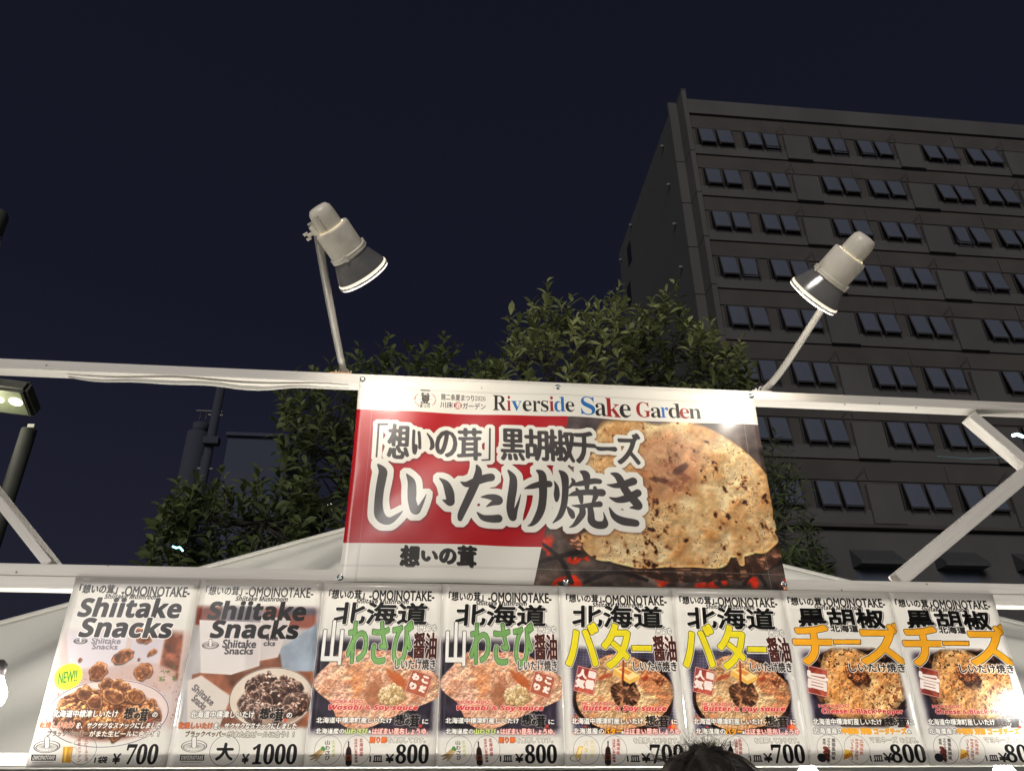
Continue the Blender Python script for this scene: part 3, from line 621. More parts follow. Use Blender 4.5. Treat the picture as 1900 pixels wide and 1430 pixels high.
# ------------------------------------------------------------------ print: the banner
BX0, BX1, BZ0, BZ1 = .9323, 2.6662, 2.311, 3.183
def banner_print():
    c = Canvas(2048, 1030, BX0, BX1, BZ0, BZ1, '#e9e6dc'); Q = (0, 0, 1)
    c.zoom(*Q)
    yt, yb = c.p(900, 766)[1], c.p(800, 1010)[1]
    a, b = c.p(1054, 772), c.p(990, 1084)
    yt = (c.p(660, 757)[1]+c.p(1400, 790)[1])/2; yb = (c.p(640, 1007)[1]+c.p(1000, 1016)[1])/2
    lft = np.clip((a[0]+(b[0]-a[0])*(c.yy-a[1])/(b[1]-a[1]))-c.xx+.5, 0, 1)
    c.over(np.clip(c.yy-yt, 0, 1)*np.clip(yb-c.yy, 0, 1)*lft, '#b80f1c')
    ph = np.clip(c.yy-yt, 0, 1)*(1-lft)
    base = c.a.copy()
    n = noise(c.H, c.W, 12, 6, 71); n2 = noise(c.H, c.W, 40, 5, 72); n3 = noise(c.H, c.W, 24, 3, 79)
    c.a = C('#54463f')*(.3+1.4*n2[..., None])+C('#6f6259')*sm(n, .52, .72)[..., None]*.6
    top = sm(-c.yy, -c.p(1200, 860)[1], -c.p(1200, 770)[1])[..., None]; c.a = c.a*(1-top*.7)+(C('#62585c')*(.6+.8*n[..., None]))*top*.7
    # charcoal sticks and glowing embers, low at both sides
    lo = np.clip(sm(c.yy, c.p(1100, 960)[1], c.p(1100, 1020)[1]), 0, 1)
    cell = noise(c.H, c.W, 26, 2, 81); e = sm(cell, .50, .60)*lo*sm(n2, .36, .48)
    c.over(e, np.clip(C('#c23018')*(.4+1.3*n2[..., None])+C('#ff7a30')*sm(cell, .70, .78)[..., None]*.7, 0, 1))
    for st in [[(992, 1045, 3), (1050, 1030, 4), (1100, 1018, 3)], [(1000, 1005, 3), (1040, 1040, 4), (1060, 1080, 4)], [(1085, 1080, 3), (1140, 1062, 4), (1200, 1078, 3)], [(1370, 1075, 4), (1420, 1055, 5), (1455, 1040, 4)], [(1380, 1085, 3), (1400, 1060, 4), (1420, 1085, 3)]]:
        m = c.brush([st]); c.over(blur(m, 2), '#120c0a', .8); c.over(m, C('#2d2422')*(.5+1.2*n2[..., None]))
    # grilled cap: woody rim, cheese on top
    m, r, u, v = c.ell(1262, 958, 232, 118, .02, .05, 12, 3)
    bark = noise(c.H, c.W, 60, 4, 83); gr = .5+.5*np.sin(c.yy*.22+noise(c.H, c.W, 14, 3, 84)*26)
    c.over(m, np.clip(C('#5a3c2e')*(.4+1.2*bark[..., None])+C('#a87c5c')*(sm(bark, .5, .68)*gr)[..., None]*.8, 0, 1)); c.over(m*sm(v, .5, 1.05), '#1a0e0a', .5)
    m, r, u, v = c.ell(1262, 912, 178, 138, .12, .09, 17, 2)
    for q in [(1135, 820, 60, 26), (1180, 805, 70, 30), (1395, 985, 46, 38), (1380, 940, 50, 60), (1135, 1015, 50, 30), (1200, 1035, 70, 22), (1290, 1030, 70, 26), (1340, 1010, 60, 26), (1098, 1000, 26, 12)]:
        m = np.maximum(m, c.ell(*q, 0, .15, int(q[0]), 3)[0])
    m = np.maximum(m, c.brush([[(1345, 985, 14), (1368, 1015, 10), (1376, 1045, 6)]]))
    hb = blur(m, 7); n4 = noise(c.H, c.W, 90, 3, 85)
    t = np.clip(.66+(n-.5)*1.2+(n3-.5)*1.2+(n4-.5)*.5, 0, 1)[..., None]; col = C('#c48545')*(1-t)+C('#f3d8a6')*t
    hgt = hb*1.6+n3*2.4+n*3.0; gy, gx = np.gradient(blur(hgt, 1.5)); li = np.clip((-gx*.5-gy)*3.6, -.32, .34); col = col*(1+li[..., None])
    spn = noise(c.H, c.W, 44, 4, 87); spn = noise(c.H, c.W, 62, 3, 87)+(noise(c.H, c.W, 9, 2, 97)-.5)*.35; s1 = sm(spn+(n4-.5)*.6, .55, .80)[..., None]; col = col*(1-s1*.6)+C('#a8622c')*s1*.6
    s2 = sm(spn+(n4-.5)*.6, .74, .86)[..., None]; col = col*(1-s2*.9)+C('#2c140b')*s2*.9
    pp = sm(noise(c.H, c.W, 330, 1, 88), .80, .9)[..., None]*sm(n, .4, .6)[..., None]; col = col*(1-pp*.7)+C('#4a2c18')*pp*.7
    mid = blur(c.ell(1235, 865, 62, 74, .5, .2, 19, 14)[0], 22); col = col*(1-mid[..., None]*.55)+(C('#a4613a')*(.5+1.0*n2[..., None]))*mid[..., None]*.55
    c.over(_sh(blur(m, 4), 3, 6), '#180c07', .6); c.over(m, np.clip(col, 0, 1)); c.over(m*(1-sm(blur(m, 6), .62, .95)), '#c98a48', .35)
    for q in [(1212, 850, 24, 34, .5), (1244, 884, 36, 24, .2)]:
        lm = blur(c.ell(*q[:4], q[4], .22, int(q[0]), 5)[0], 4); c.over(lm*sm(n2+n4*.4, .5, .8), '#7a3c22', .75); c.over(lm*sm(n+n4*.5, .72, .9), '#e9b98c', .6)
    for q in [(1262, 872, 7, 18, .9), (1222, 892, 18, 5, .2)]: c.over(blur(c.ell(*q[:4], q[4], .2, 5, 3)[0], 3), '#3a170c', .6)
    s = ph[..., None]; c.a = base*(1-s)+c.a*s
    # brush lettering with pale halo
    A_ = (660, 760, 300/1788); B_ = (910, 760, 310/1847)
    c.zoom(*A_)
    mA = c.brush([
        [(235, 612, 14), (285, 680, 46), (275, 760, 50), (250, 900, 47), (238, 1050, 48), (250, 1160, 56), (300, 1222, 50), (370, 1232, 40), (450, 1180, 24), (508, 1130, 4)],
        [(550, 712, 8), (603, 800, 42), (610, 920, 50), (612, 1020, 46), (648, 1125, 50), (692, 1100, 28), (732, 1030, 16), (768, 950, 3)],
        [(918, 770, 8), (985, 830, 36), (1022, 920, 50), (1036, 1000, 47), (1030, 1040, 42), (952, 1015, 6)],
        [(1150, 812, 6), (1220, 838, 34), (1330, 800, 46), (1430, 770, 46), (1485, 762, 46)],
        [(1330, 632, 14), (1348, 690, 36), (1330, 780, 46), (1280, 900, 46), (1220, 1030, 44), (1160, 1160, 40), (1145, 1222, 26)],
        [(1382, 978, 8), (1450, 975, 26), (1530, 990, 42), (1572, 1022, 45), (1500, 1050, 26), (1438, 1084, 6)],
        [(1335, 1150, 8), (1400, 1205, 32), (1490, 1218, 42), (1570, 1215, 45)]])
    c.zoom(*B_)
    mB = c.brush([
        [(188, 690, 12), (238, 770, 38), (238, 880, 46), (220, 1000, 46), (212, 1110, 44), (240, 1200, 40), (268, 1130, 24), (300, 1040, 13), (324, 952, 4)],
        [(368, 888, 6), (450, 862, 28), (560, 832, 36), (645, 828, 36)],
        [(505, 690, 12), (562, 732, 42), (574, 850, 46), (574, 980, 44), (556, 1100, 44), (512, 1200, 38), (460, 1265, 22), (408, 1288, 4)],
        [(702, 798, 6), (728, 860, 24), (730, 940, 34), (728, 1002, 18)],
        [(758, 685, 12), (812, 740, 42), (826, 850, 38), (820, 980, 36), (802, 1080, 34), (760, 1180, 28), (688, 1252, 6)],
        [(898, 765, 10), (918, 800, 22), (885, 845, 14), (852, 872, 5)], [(850, 1080, 12), (888, 1140, 34), (905, 1185, 26)],
        [(900, 832, 12), (1000, 818, 30), (1130, 795, 34), (1200, 800, 30)], [(992, 685, 10), (1052, 720, 42), (1062, 800, 34), (1064, 885, 22)],
        [(866, 948, 8), (950, 925, 32), (1080, 918, 34), (1225, 928, 44)], [(950, 875, 14), (990, 950, 30), (1002, 1030, 18)], [(1150, 870, 20), (1160, 950, 30), (1130, 1030, 18)],
        [(898, 1062, 6), (1000, 1072, 24), (1100, 1064, 28), (1200, 1056, 34)],
        [(1005, 1080, 30), (1012, 1150, 36), (970, 1220, 32), (920, 1280, 20), (866, 1307, 4)],
        [(1095, 1080, 30), (1105, 1160, 36), (1112, 1240, 42), (1170, 1284, 42), (1250, 1280, 42), (1260, 1220, 18), (1242, 1148, 4)],
        [(1332, 712, 10), (1400, 742, 38), (1450, 830, 44), (1500, 920, 46), (1580, 1010, 50), (1630, 1080, 42), (1535, 1096, 6)],
        [(1286, 840, 6), (1370, 852, 28), (1480, 832, 40), (1575, 800, 44)], [(1312, 985, 8), (1400, 1012, 32), (1520, 985, 44), (1625, 930, 42)],
        [(1308, 1098, 8), (1360, 1190, 34), (1450, 1242, 46), (1560, 1262, 44), (1600, 1268, 40)]])
    big = np.maximum(mA, mB)
    sml = np.zeros_like(big)
    def put(ch, bl, tr, wt=3.2):
        x0, y1 = c.p(*bl); x1, y0 = c.p(*tr); V, T_, _ = glyph(ch)
        P = np.stack([x0+V[:, 0]*(x1-x0), y1-V[:, 1]*(y1-y0)], 1)
        a0, b0, a1, b1 = c.win(x0, y0, x1, y1, 24); m = raster(P-np.array([a0, b0]), T_, b1-b0, a1-a0); b = m
        for k in range(1, 6): b = np.maximum(b, _sh(m, k, k//2)); b = np.maximum(b, _sh(m, -k//2, -(k//3)))
        b = sm(blur(b, 2.6), .34, .60); b = dilate(b, wt-2) if wt > 2 else b
        sml[b0:b1, a0:a1] = np.maximum(sml[b0:b1, a0:a1], b)
    c.zoom(*A_)
    for ch, a, b in (('想', (332, 536), (588, 168)), ('い', (612, 492), (712, 228)), ('の', (872, 518), (1108, 228)), ('茸', (1118, 562), (1378, 205))): put(ch, a, b)
    # hiragana i has two wide strokes in this hand
    sml = np.maximum(sml, c.brush([[(240, 162, 12), (340, 162, 12)], [(244, 160, 12), (215, 522, 10)], [(1477, 215, 10), (1470, 565, 11)], [(1470, 566, 10), (1388, 570, 9)],
                                   [(782, 262, 8), (828, 330, 20), (838, 400, 24), (820, 430, 16)]]))
    c.zoom(*B_)
    for ch, a, b in (('黒', (112, 570), (358, 228)), ('胡', (380, 575), (618, 232)), ('椒', (632, 580), (908, 244)), ('チ', (908, 592), (1142, 258)), ('ズ', (1412, 605), (1640, 262))): put(ch, a, b, 3.4)
    sml = np.maximum(sml, c.brush([[(1155, 408, 8), (1200, 432, 24), (1300, 430, 22), (1372, 434, 30)]]))
    k = c.sc(800, 800)
    halo = np.maximum(dilate(sml, 54*k*.86), dilate(big, 76*k*.86)); halo = sm(blur(halo, 2), .3, .7)
    c.over(_sh(blur(halo, 7), 3, 6), '#2a0a08', .5); c.over(halo, '#efece2')
    c.over(np.maximum(sml, big), '#4b4646')
    c.zoom(600, 680, 460/1566)
    for ch, a, b, w in (('想', (482, 1264), (604, 1142), 3), ('い', (618, 1232), (716, 1176), 2.5), ('の', (732, 1252), (832, 1164), 2.5), ('茸', (845, 1272), (960, 1146), 3)): c.text(ch, a, b, '#2c2826', w, nib=4)
    c.zoom(900, 700, 420/1900); K, R_, B2 = '#2a2522', '#a3211f', '#1f6fb4'
    L = [('R', 62, 178, 148, 272, K), ('i', 180, 216, 150, 279, R_), ('v', 218, 306, 199, 283, B2), ('e', 312, 390, 196, 288, K), ('r', 396, 462, 200, 290, K), ('s', 466, 530, 200, 293, K), ('i', 536, 576, 165, 290, R_), ('d', 578, 668, 172, 297, B2), ('e', 672, 746, 212, 299, K),
         ('S', 803, 915, 168, 322, B2), ('a', 922, 1012, 222, 328, K), ('k', 1012, 1130, 178, 329, R_), ('e', 1130, 1220, 225, 333, K), ('G', 1272, 1384, 204, 330, R_), ('a', 1393, 1475, 248, 334, K), ('r', 1478, 1535, 246, 334, '#3b6fc4'), ('d', 1543, 1634, 215, 338, K), ('e', 1636, 1712, 256, 342, R_), ('n', 1716, 1810, 260, 342, K)]
    for ch, x0, x1, y0, y1, col in L:
        g = chr(0x1D400+ord(ch)-65) if ch.isupper() else chr(0x1D41A+ord(ch)-97)
        c.text(g, (x0, y1), (x1, y0), col, 0, thin=2)
    c.zoom(640, 690, 300/1900)
    c.text('狸二条夏まつり', (1125, 322), (1515, 266), K, .4); c.text('𝟐𝟎𝟐𝟔', (1525, 328), (1650, 280), K, -.6)
    c.text('川床', (1115, 412), (1266, 350), K, .3); c.over(c.ell(1322, 386, 47, 46)[0], '#a3211f'); c.text('酒', (1290, 418), (1356, 356), '#efe6dc', 1.0); c.text('ガーデン', (1380, 424), (1650, 364), K, .3)
    c.over(c.poly([(888, 203), (1000, 207), (1000, 222), (888, 218)]), K); c.text('狸二条', (895, 266), (990, 243), K, .6); c.text('夏', (884, 374), (1002, 276), K, 1.2); c.text('まつり', (878, 418), (992, 386), K, .6)
    c.over(c.brush([[(870, 318, 2), (1015, 318, 2)]]), K, .7)
    for t, a0, a1 in (('TANUKINIJO MATSURI', 2.25, 4.05), ('SUMMER FESTIVAL', -.86, .80)):
        for i, ch in enumerate(t):
            if ch == ' ': continue
            a = a0+(a1-a0)*i/(len(t)-1); a = math.pi*2-a if a0 > 2 else a
            if a0 > 2: a = -(a0+(a1-a0)*i/(len(t)-1)); x, y = 940+122*math.cos(a), 325+92*math.sin(a); rr = a+math.pi/2+math.pi*0
            else: x, y = 940+122*math.cos(a), 325+92*math.sin(a); rr = a+math.pi/2
            c.text(ch, (x-6, y+7), (x+6, y-7), '#b5372f', 0, rot=rr)
    # hem: heat welds and stitched line, scuffs
    e = [abs(c.xx-70*1.05), abs(c.xx-(c.W-78)), abs(c.yy-58), abs(c.yy-(c.H-72))]
    for d in e: c.over(np.exp(-(d/1.3)**2)*(.35+.65*(np.sin((c.xx+c.yy)*.55) > -.2)), '#f2eee6', .5); c.over(np.exp(-((d-3)/1.4)**2), '#6b625c', .25)
    rg = np.random.default_rng(4)
    for x, y in ((1590, 160), (120, 900), (760, 600), (1500, 980), (330, 1240)):
        pass
    c.zoom(0, 0, 1)
    for x, y, l in ((892, 717, 4), (1349, 734, 3), (1190, 768, 3), (702, 965, 5), (697, 905, 3)): c.over(c.brush([[(x, y, .4), (x+l*.6, y+l*.7, .5)]]), '#4a4038', .8)
    return c

def print_mat(name, canvas, rough=.3, coat=0, trans=0, bump=.0, wrinkle=3):
    im = canvas.image(name, *((1.06, .97) if name == 'banner_print' else (1.34, .78))); m, b, L = newmat(name)
    t = N(m, 'ShaderNodeTexImage'); t.image = im; t.extension = 'EXTEND'; uv = N(m, 'ShaderNodeUVMap'); uv.uv_map = 'UVMap'; L.new(uv.outputs[0], t.inputs[0])
    g = N(m, 'ShaderNodeGamma'); g.inputs[1].default_value = 1.0; L.new(t.outputs[0], g.inputs[0]); L.new(g.outputs[0], b.inputs['Base Color'])
    b.inputs['Roughness'].default_value = rough; b.inputs['Coat Weight'].default_value = coat; b.inputs['Coat Roughness'].default_value = .12
    tc = N(m, 'ShaderNodeTexCoord'); n = N(m, 'ShaderNodeTexNoise'); n.inputs['Scale'].default_value = wrinkle; n.inputs['Detail'].default_value = 3
    L.new(tc.outputs['Object'], n.inputs['Vector']); bp = N(m, 'ShaderNodeBump'); bp.inputs['Strength'].default_value = .35; bp.inputs['Distance'].default_value = bump
    L.new(n.outputs[0], bp.inputs['Height']); L.new(bp.outputs[0], b.inputs['Normal']); L.new(bp.outputs[0], b.inputs['Coat Normal'])
    if trans:
        tr = N(m, 'ShaderNodeBsdfTranslucent'); L.new(g.outputs[0], tr.inputs[0]); mx = N(m, 'ShaderNodeMixShader'); mx.inputs[0].default_value = trans
        o = m.node_tree.nodes['Material Output']; L.new(b.outputs[0], mx.inputs[1]); L.new(tr.outputs[0], mx.inputs[2]); L.new(mx.outputs[0], o.inputs[0])
    return m
def sheet_mesh(name, x0, x1, z0, z1, f, nx, nz, th, uvx=(0, 1)):
    """thin sheet facing -Y whose front is y=f(x,z); real thickness th; front carries the print"""
    V = []; F = []; UV = []
    for s in (0, 1):
        for j in range(nz+1):
            for i in range(nx+1):
                x = x0+(x1-x0)*i/nx; z = z0+(z1-z0)*j/nz; V.append((x, f(x, z)+s*th, z))
    n = (nx+1)*(nz+1); I = lambda i, j, s: s*n+j*(nx+1)+i
    for j in range(nz):
        for i in range(nx):
            F.append((I(i, j, 0), I(i+1, j, 0), I(i+1, j+1, 0), I(i, j+1, 0))); F.append((I(i, j+1, 1), I(i+1, j+1, 1), I(i+1, j, 1), I(i, j, 1)))
    for i in range(nx): F.append((I(i, 0, 1), I(i+1, 0, 1), I(i+1, 0, 0), I(i, 0, 0))); F.append((I(i, nz, 0), I(i+1, nz, 0), I(i+1, nz, 1), I(i, nz, 1)))
    for j in range(nz): F.append((I(0, j, 0), I(0, j+1, 0), I(0, j+1, 1), I(0, j, 1))); F.append((I(nx, j, 1), I(nx, j+1, 1), I(nx, j+1, 0), I(nx, j, 0)))
    me = bpy.data.meshes.new(name); me.from_pydata(V, [], F); uv = me.uv_layers.new(name='UVMap')
    for k in range(nx*nz*2): me.polygons[k].material_index = k % 2
    for l in me.loops:
        v = V[l.vertex_index]; uv.data[l.index].uv = ((v[0]-x0)/(x1-x0), (v[2]-z0)/(z1-z0))
    for p in me.polygons: p.use_smooth = True
    return me

# ================================================================== SETTING
def plane_obj(name, x0, x1, y0, y1, z, m):
    me = bpy.data.meshes.new(name); me.from_pydata([(x0, y0, z), (x1, y0, z), (x1, y1, z), (x0, y1, z)], [], [(0, 1, 2, 3)]); o = link(name, me, None, m); o['kind'] = 'structure'; return o
M_GROUND = mat('pale_plaza_paving', (.30, .29, .27), .85, var=.2, scale=3, bump=.4, bscale=120)
M_GRASS = mat('dark_grass_bank', (.035, .05, .02), .95, var=.3, scale=3, bump=.5)
plane_obj('ground', -400, 400, -200, 600, 0, M_GROUND)
plane_obj('grass_bank', -40, 60, 3.4, 20, .006, M_GRASS)

# ------------------------------------------------------------------ the concrete block on the right
def building():
    root = empty('concrete_building', (28, 28.8, 0), 'large dark grey concrete block with rows of tilted bluish windows, at the right', 'building')
    Y0 = 28.1; REC = .08; XL, XR = 14.98, 62.0; ST = 3.107; TOP0 = 35.95; WH = 1.36
    yb = 44.0
    bm = bmesh.new(); box(bm, ((XL+XR)/2, (Y0+REC+yb)/2+.01, 18.9), (XR-XL, yb-Y0-REC, 37.8)); bm_obj('wall', bm, M_CONC2, root)
    bm = bmesh.new(); box(bm, ((XL+XR)/2+.002, Y0+REC/2, 37.7), (XR-XL, REC+.1, 1.15)); bm_obj('parapet', bm, M_CONC, root)
    # the side wall with its two stepped corner strips
    bm = bmesh.new(); box(bm, (14.21+.45, (29.1+42.6)/2, 19.0), (.9, 42.6-29.1, 38.0)); bm_obj('side_wall', bm, M_CONCS, root)
    z = 0; k = 0
    seg = [0, 6.4, 9.5, 12.6, 15.7, 18.8, 21.9, 25.0, 28.1, 31.2, 34.3, 39.17]
    for a, b in zip(seg, seg[1:]): boxo('corner_panel', (14.46, 29.02, (a+b)/2-.3), (.52, .20, b-a-.05), M_CONC, root)
    for a, b in zip(seg, seg[1:]): boxo('fin_panel', (14.855, 28.43, (a+b)/2-.35), (.27, 1.06, b-a-.05), M_CONC, root)
    boxo('fin_cap', (14.855, 28.43, 38.86), (.31, 1.1, .07), M_CONC, root)
    bm = bmesh.new(); box(bm, (14.86, 28.5, 19.0), (.22, 1.0, 37.9)); bm_obj('fin_core', bm, M_CONC2, root)
    # window prototypes
    def frame_mesh(w, h, t=.06, d=.10):
        bm = bmesh.new()
        for x, z, sx, sz in ((0, h/2-t/2, w, t), (0, -h/2+t/2, w, t), (-w/2+t/2, 0, t, h-2*t), (w/2-t/2, 0, t, h-2*t), (0, 0, t*1.6, h-2*t)): box(bm, (x, 0, z), (sx, d, sz))
        me = bpy.data.meshes.new('window_frame'); bm.to_mesh(me); bm.free(); me.materials.append(M_FRAME); return me
    PWd = 2.25; FM = frame_mesh(PWd, WH)
    bm = bmesh.new(); box(bm, (0, 0, 0), (PWd-.1, .02, WH-.1)); VM = bpy.data.meshes.new('glazing'); bm.to_mesh(VM); bm.free(); VM.materials.append(M_VOID)
    sw = .90; TILT = math.radians(11)
    Rm = Matrix.Rotation(-TILT, 3, 'X')
    # top-hung sash: hinge at the head, foot swung out
    bm = bmesh.new(); box(bm, (0, 0, -WH/2+.04), (sw-.08, .02, WH-.16), None)
    for v in bm.verts: v.co = Rm @ v.co
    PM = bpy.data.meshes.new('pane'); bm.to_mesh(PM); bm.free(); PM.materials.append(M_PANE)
    bm = bmesh.new()
    for x, z, sx, sz in ((0, -.03, sw, .05), (0, -WH+.06, sw, .06), (-sw/2+.025, -WH/2, .05, WH-.14), (sw/2-.025, -WH/2, .05, WH-.14)): box(bm, (x, .0, z), (sx, .05, sz))
    for v in bm.verts: v.co = Rm @ v.co
    foot = Rm @ Vector((0, 0, -WH+.06))
    for sx in (-1, 1):     # stay arms from the frame foot to the sash foot, and their catch
        tube(bm, [(sx*(sw/2-.01), .0, -WH+.02), (sx*(sw/2-.01), foot.y, foot.z)], .016, 4)
        tube(bm, [(sx*(sw/2-.01), foot.y, foot.z), (sx*(sw/2-.06), foot.y+.02, foot.z-.14)], .018, 4)
    SM = bpy.data.meshes.new('sash'); bm.to_mesh(SM); bm.free(); SM.materials.append(M_FRAME)
    for row in range(11):
        zt = TOP0-ST*row; zc = zt-WH/2
        if zt < 12.5 and row > 7: break
        zs1 = zt-WH; 
        bm = bmesh.new(); box(bm, ((XL+XR)/2+.004*row, Y0+REC/2, zs1-.33), (XR-XL-.01, REC, .66)); bm_obj('spandrel', bm, M_CONC, root)
        bm = bmesh.new(); box(bm, ((XL+XR)/2, Y0+REC-.03, zt+.07), (XR-XL-.02, .03, .03)); bm_obj('head_rail', bm, M_CONC2, root)
        for g in range(0, 5):
            for xa in (15.25, 18.02):
                xc = xa+6.9*g+PWd/2+.06
                o = bpy.data.objects.new('window', FM); COL.objects.link(o); o.parent = root; o.matrix_parent_inverse = Matrix.Translation(-root.location)
                o.location = (xc, Y0+REC-.02, zc)
                for nm, me, dx, dy, dz in (('glazing', VM, 0, .035, 0), ('sash', SM, -.54, -.06, WH/2-.02), ('sash', SM, .54, -.06, WH/2-.02)):
                    q = bpy.data.objects.new(nm, me); COL.objects.link(q); q.parent = o; q.location = (dx, dy, dz)
                for dx in (-.54, .54):
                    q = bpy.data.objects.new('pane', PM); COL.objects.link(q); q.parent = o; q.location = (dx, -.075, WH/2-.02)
                    if random.random() < .12: q.rotation_euler.x = random.uniform(.05, .2)
            xp = 20.52+6.9*g
            boxo('pier_panel', (xp+.78, Y0+REC/2-.06, zs1-.66+.93), (1.5, REC+.12, 1.84), M_CONC, root)
            # bent bracket and hanging rod under the slab
            bm = bmesh.new(); tube(bm, [(xp-.35, Y0+REC-.05, zt+.1), (xp+.1, Y0-.1, zt+.62), (xp+.25, Y0+REC-.05, zt+.12)], .014, 4); bm_obj('line_bracket', bm, M_FRAME, root)
        for xr in (24.3+.06*row, 31.4):
            bm = bmesh.new(); tube(bm, [(xr, Y0+REC-.06, zt+.95), (xr, Y0+REC-.06, zt+.1)], .025, 5); bm_obj('rain_pipe', bm, M_CONC, root)
    # lower part: cornice and wide hooded openings
    bm = bmesh.new(); box(bm, ((XL+XR)/2, Y0+.02, 12.02), (XR-XL-.03, .62, .16)); bm_obj('cornice', bm, M_CONC2, root)
    bm = bmesh.new(); box(bm, ((XL+XR)/2, Y0+.16, 9.2), (XR-XL-.02, .34, 5.3)); bm_obj('lower_wall', bm, M_CONC, root)
    for xa in (16.0, 19.1, 22.9, 26.6, 30.4, 34.2, 38):
        bm = bmesh.new(); v = [bm.verts.new(p) for p in ((xa, Y0-.03, 11.0), (xa+2.0, Y0-.03, 11.0), (xa+2.0, Y0-.8, 10.35), (xa, Y0-.8, 10.35), (xa+2.0, Y0-.03, 10.2), (xa, Y0-.03, 10.2), (xa+2.0, Y0-.8, 10.2), (xa, Y0-.8, 10.2))]
        for f in ((0, 1, 2, 3), (1, 4, 6, 2), (0, 3, 7, 5), (3, 2, 6, 7), (5, 7, 6, 4)): bm.faces.new([v[i] for i in f])
        bm_obj('window_hood', bm, M_AWN, root)
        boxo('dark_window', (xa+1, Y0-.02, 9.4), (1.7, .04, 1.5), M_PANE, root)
    # vents and window on the side wall
    bm0 = bmesh.new(); lathe(bm0, [(.0, .34), (.10, .34), (.15, .26), (.16, .12), (.11, 0), (0, 0)], (0, 0, 0), (-1, 0, 0), 12); vm = bpy.data.meshes.new('wall_vent'); bm0.to_mesh(vm); bm0.free(); vm.materials.append(mat('pale_vent', (.16, .16, .16), .6))
    for px, py in ((1231, 272), (1243, 343), (1254, 416), (1266, 496), (1172, 418), (1152, 486)):
        w = at(px, py, X=14.19); o = bpy.data.objects.new('wall_vent', vm); COL.objects.link(o); o.parent = root; o.matrix_parent_inverse = Matrix.Translation(-root.location); o.location = (14.2, min(w.y, 42), w.z); o.scale = (.6, .6, .6)
    for py in (470, 545, 640):
        w = at(1168, py, X=14.19); boxo('side_window', (14.2, min(w.y, 41.5), w.z), (.08, .9, 1.6), M_VOID, root)
    return root
building()

# ------------------------------------------------------------------ far things beyond the stall, left
def cyl(name, x, y, z0, z1, r, m, parent=None, n=20):
    bm = bmesh.new(); tube(bm, [(x, y, z0), (x, y, z1)], r, n); return bm_obj(name, bm, m, parent, True)
M_TOWER = mat('pale_tower_concrete', (.031, .036, .054), .9, var=.06, scale=.4)
M_BLUEB = mat('slate_blue_cladding', (.030, .040, .066), .85, var=.05, scale=.2)
w = at(372, 787, Y=40)
t = empty('chimney_tower', (w.x, 40, 0), 'slim round-topped concrete tower with small antennas, far off left of the banner', 'tower')
cyl('shaft', w.x, 40, 0, w.z-.6, .62, M_TOWER, t, 28); cyl('top_drum', w.x+.06, 40, w.z-.6, w.z, .46, M_TOWER, t, 24)
for dx in (-.1, .25, .6): cyl('antenna', w.x+dx, 40, w.z, w.z+.9, .04, M_FRAME, t, 6)
boxo('antenna_bar', (w.x+.35, 40, w.z+.9), (1.5, .06, .06), M_FRAME, t)
for i in range(4): cyl('cable_duct', w.x+.62+i*.12, 39.6-.02*i, 0, w.z-2.2+.2*i, .05, M_TOWER, t, 6)
a = at(424, 809, Y=60); b = at(540, 809, Y=60)
t = empty('far_building', ((a.x+b.x)/2, 60, 0), 'plain slate blue building far behind the trees, left of the banner', 'building')
boxo('wall', ((a.x+b.x)/2, 66, a.z/2), (b.x-a.x, 12, a.z), M_BLUEB, t); boxo('roof_edge', ((a.x+b.x)/2, 59.9, a.z+.12), (b.x-a.x+.3, .5, .3), M_BLUEB, t)
w0 = at(414, 700, Y=22); w1 = at(394, 880, Y=22)
t = empty('utility_pole', (w0.x, 22, 0), 'dim concrete utility pole with a strapped box, between the far tower and the blue building', 'utility pole')
cyl('pole', w0.x, 22, 0, w0.z-.1, .15, M_TOWER, t, 12); b_ = at(402, 823, Y=22); boxo('strap_box', (w0.x+.1, 21.8, b_.z), (.5, .3, .25), M_TOWER, t)
for dz in (1.5, 3.5): boxo('cross_arm', (w0.x, 22, w0.z-dz), (.5, .06, .06), M_FRAME, t)
w = at(10, 393, Y=8)
t = empty('lamp_pole', (w.x, 8, 0), 'dim rounded top of a grey pole at the left edge, high up', 'pole')
bm = bmesh.new(); r0 = .14
prof = [(r0*.9, 0), (r0, w.z-.25), (r0*.97, w.z-.1), (r0*.7, w.z-.02), (.01, w.z)]
lathe(bm, prof, (w.x-.06, 8, 0), (0, 0, 1), 20); bm_obj('shaft', bm, mat('weathered_pole', (.045, .047, .04), .8), t, True)
cyl('collar', w.x-.06, 8, w.z-.7, w.z-.55, .155, M_STEEL, t, 20)
# park floodlight, top left under the beam
w = at(36, 742, Y=9); pf = at(50, 800, Y=9)
t = empty('park_floodlight', (pf.x, 9, 0), 'weathered box floodlight with three lit lamps on a thick post, left under the upper beam', 'street light')
MP = mat('dim_post_paint', (.030, .032, .029), .7, dirt=(.02, .02, .018)); MB_ = mat('mossy_housing', (.09, .092, .08), .8, var=.3, scale=5, dirt=(.05, .055, .04))
cyl('post', pf.x, 9.05, 0, pf.z+.05, .115, MP, t, 18)
F0 = Matrix.Rotation(.10, 3, 'Y') @ Matrix.Rotation(-.35, 3, 'X')
hc = Vector((w.x-.32, 8.95, w.z+.05))
bm = bmesh.new(); box(bm, (0, 0, 0), (1.15, .62, .26)); bmesh.ops.bevel(bm, geom=bm.edges[:], offset=.05, segments=2, affect='EDGES')
for v in bm.verts: v.co = F0 @ v.co + hc
bm_obj('housing', bm, MB_, t)
M_PL = emis('park_lamp_glass', (1, .92, .62), 1.0)
bm = bmesh.new(); box(bm, (0, -.02, -.138), (1.0, .5, .014))
for v in bm.verts: v.co = F0 @ v.co + hc
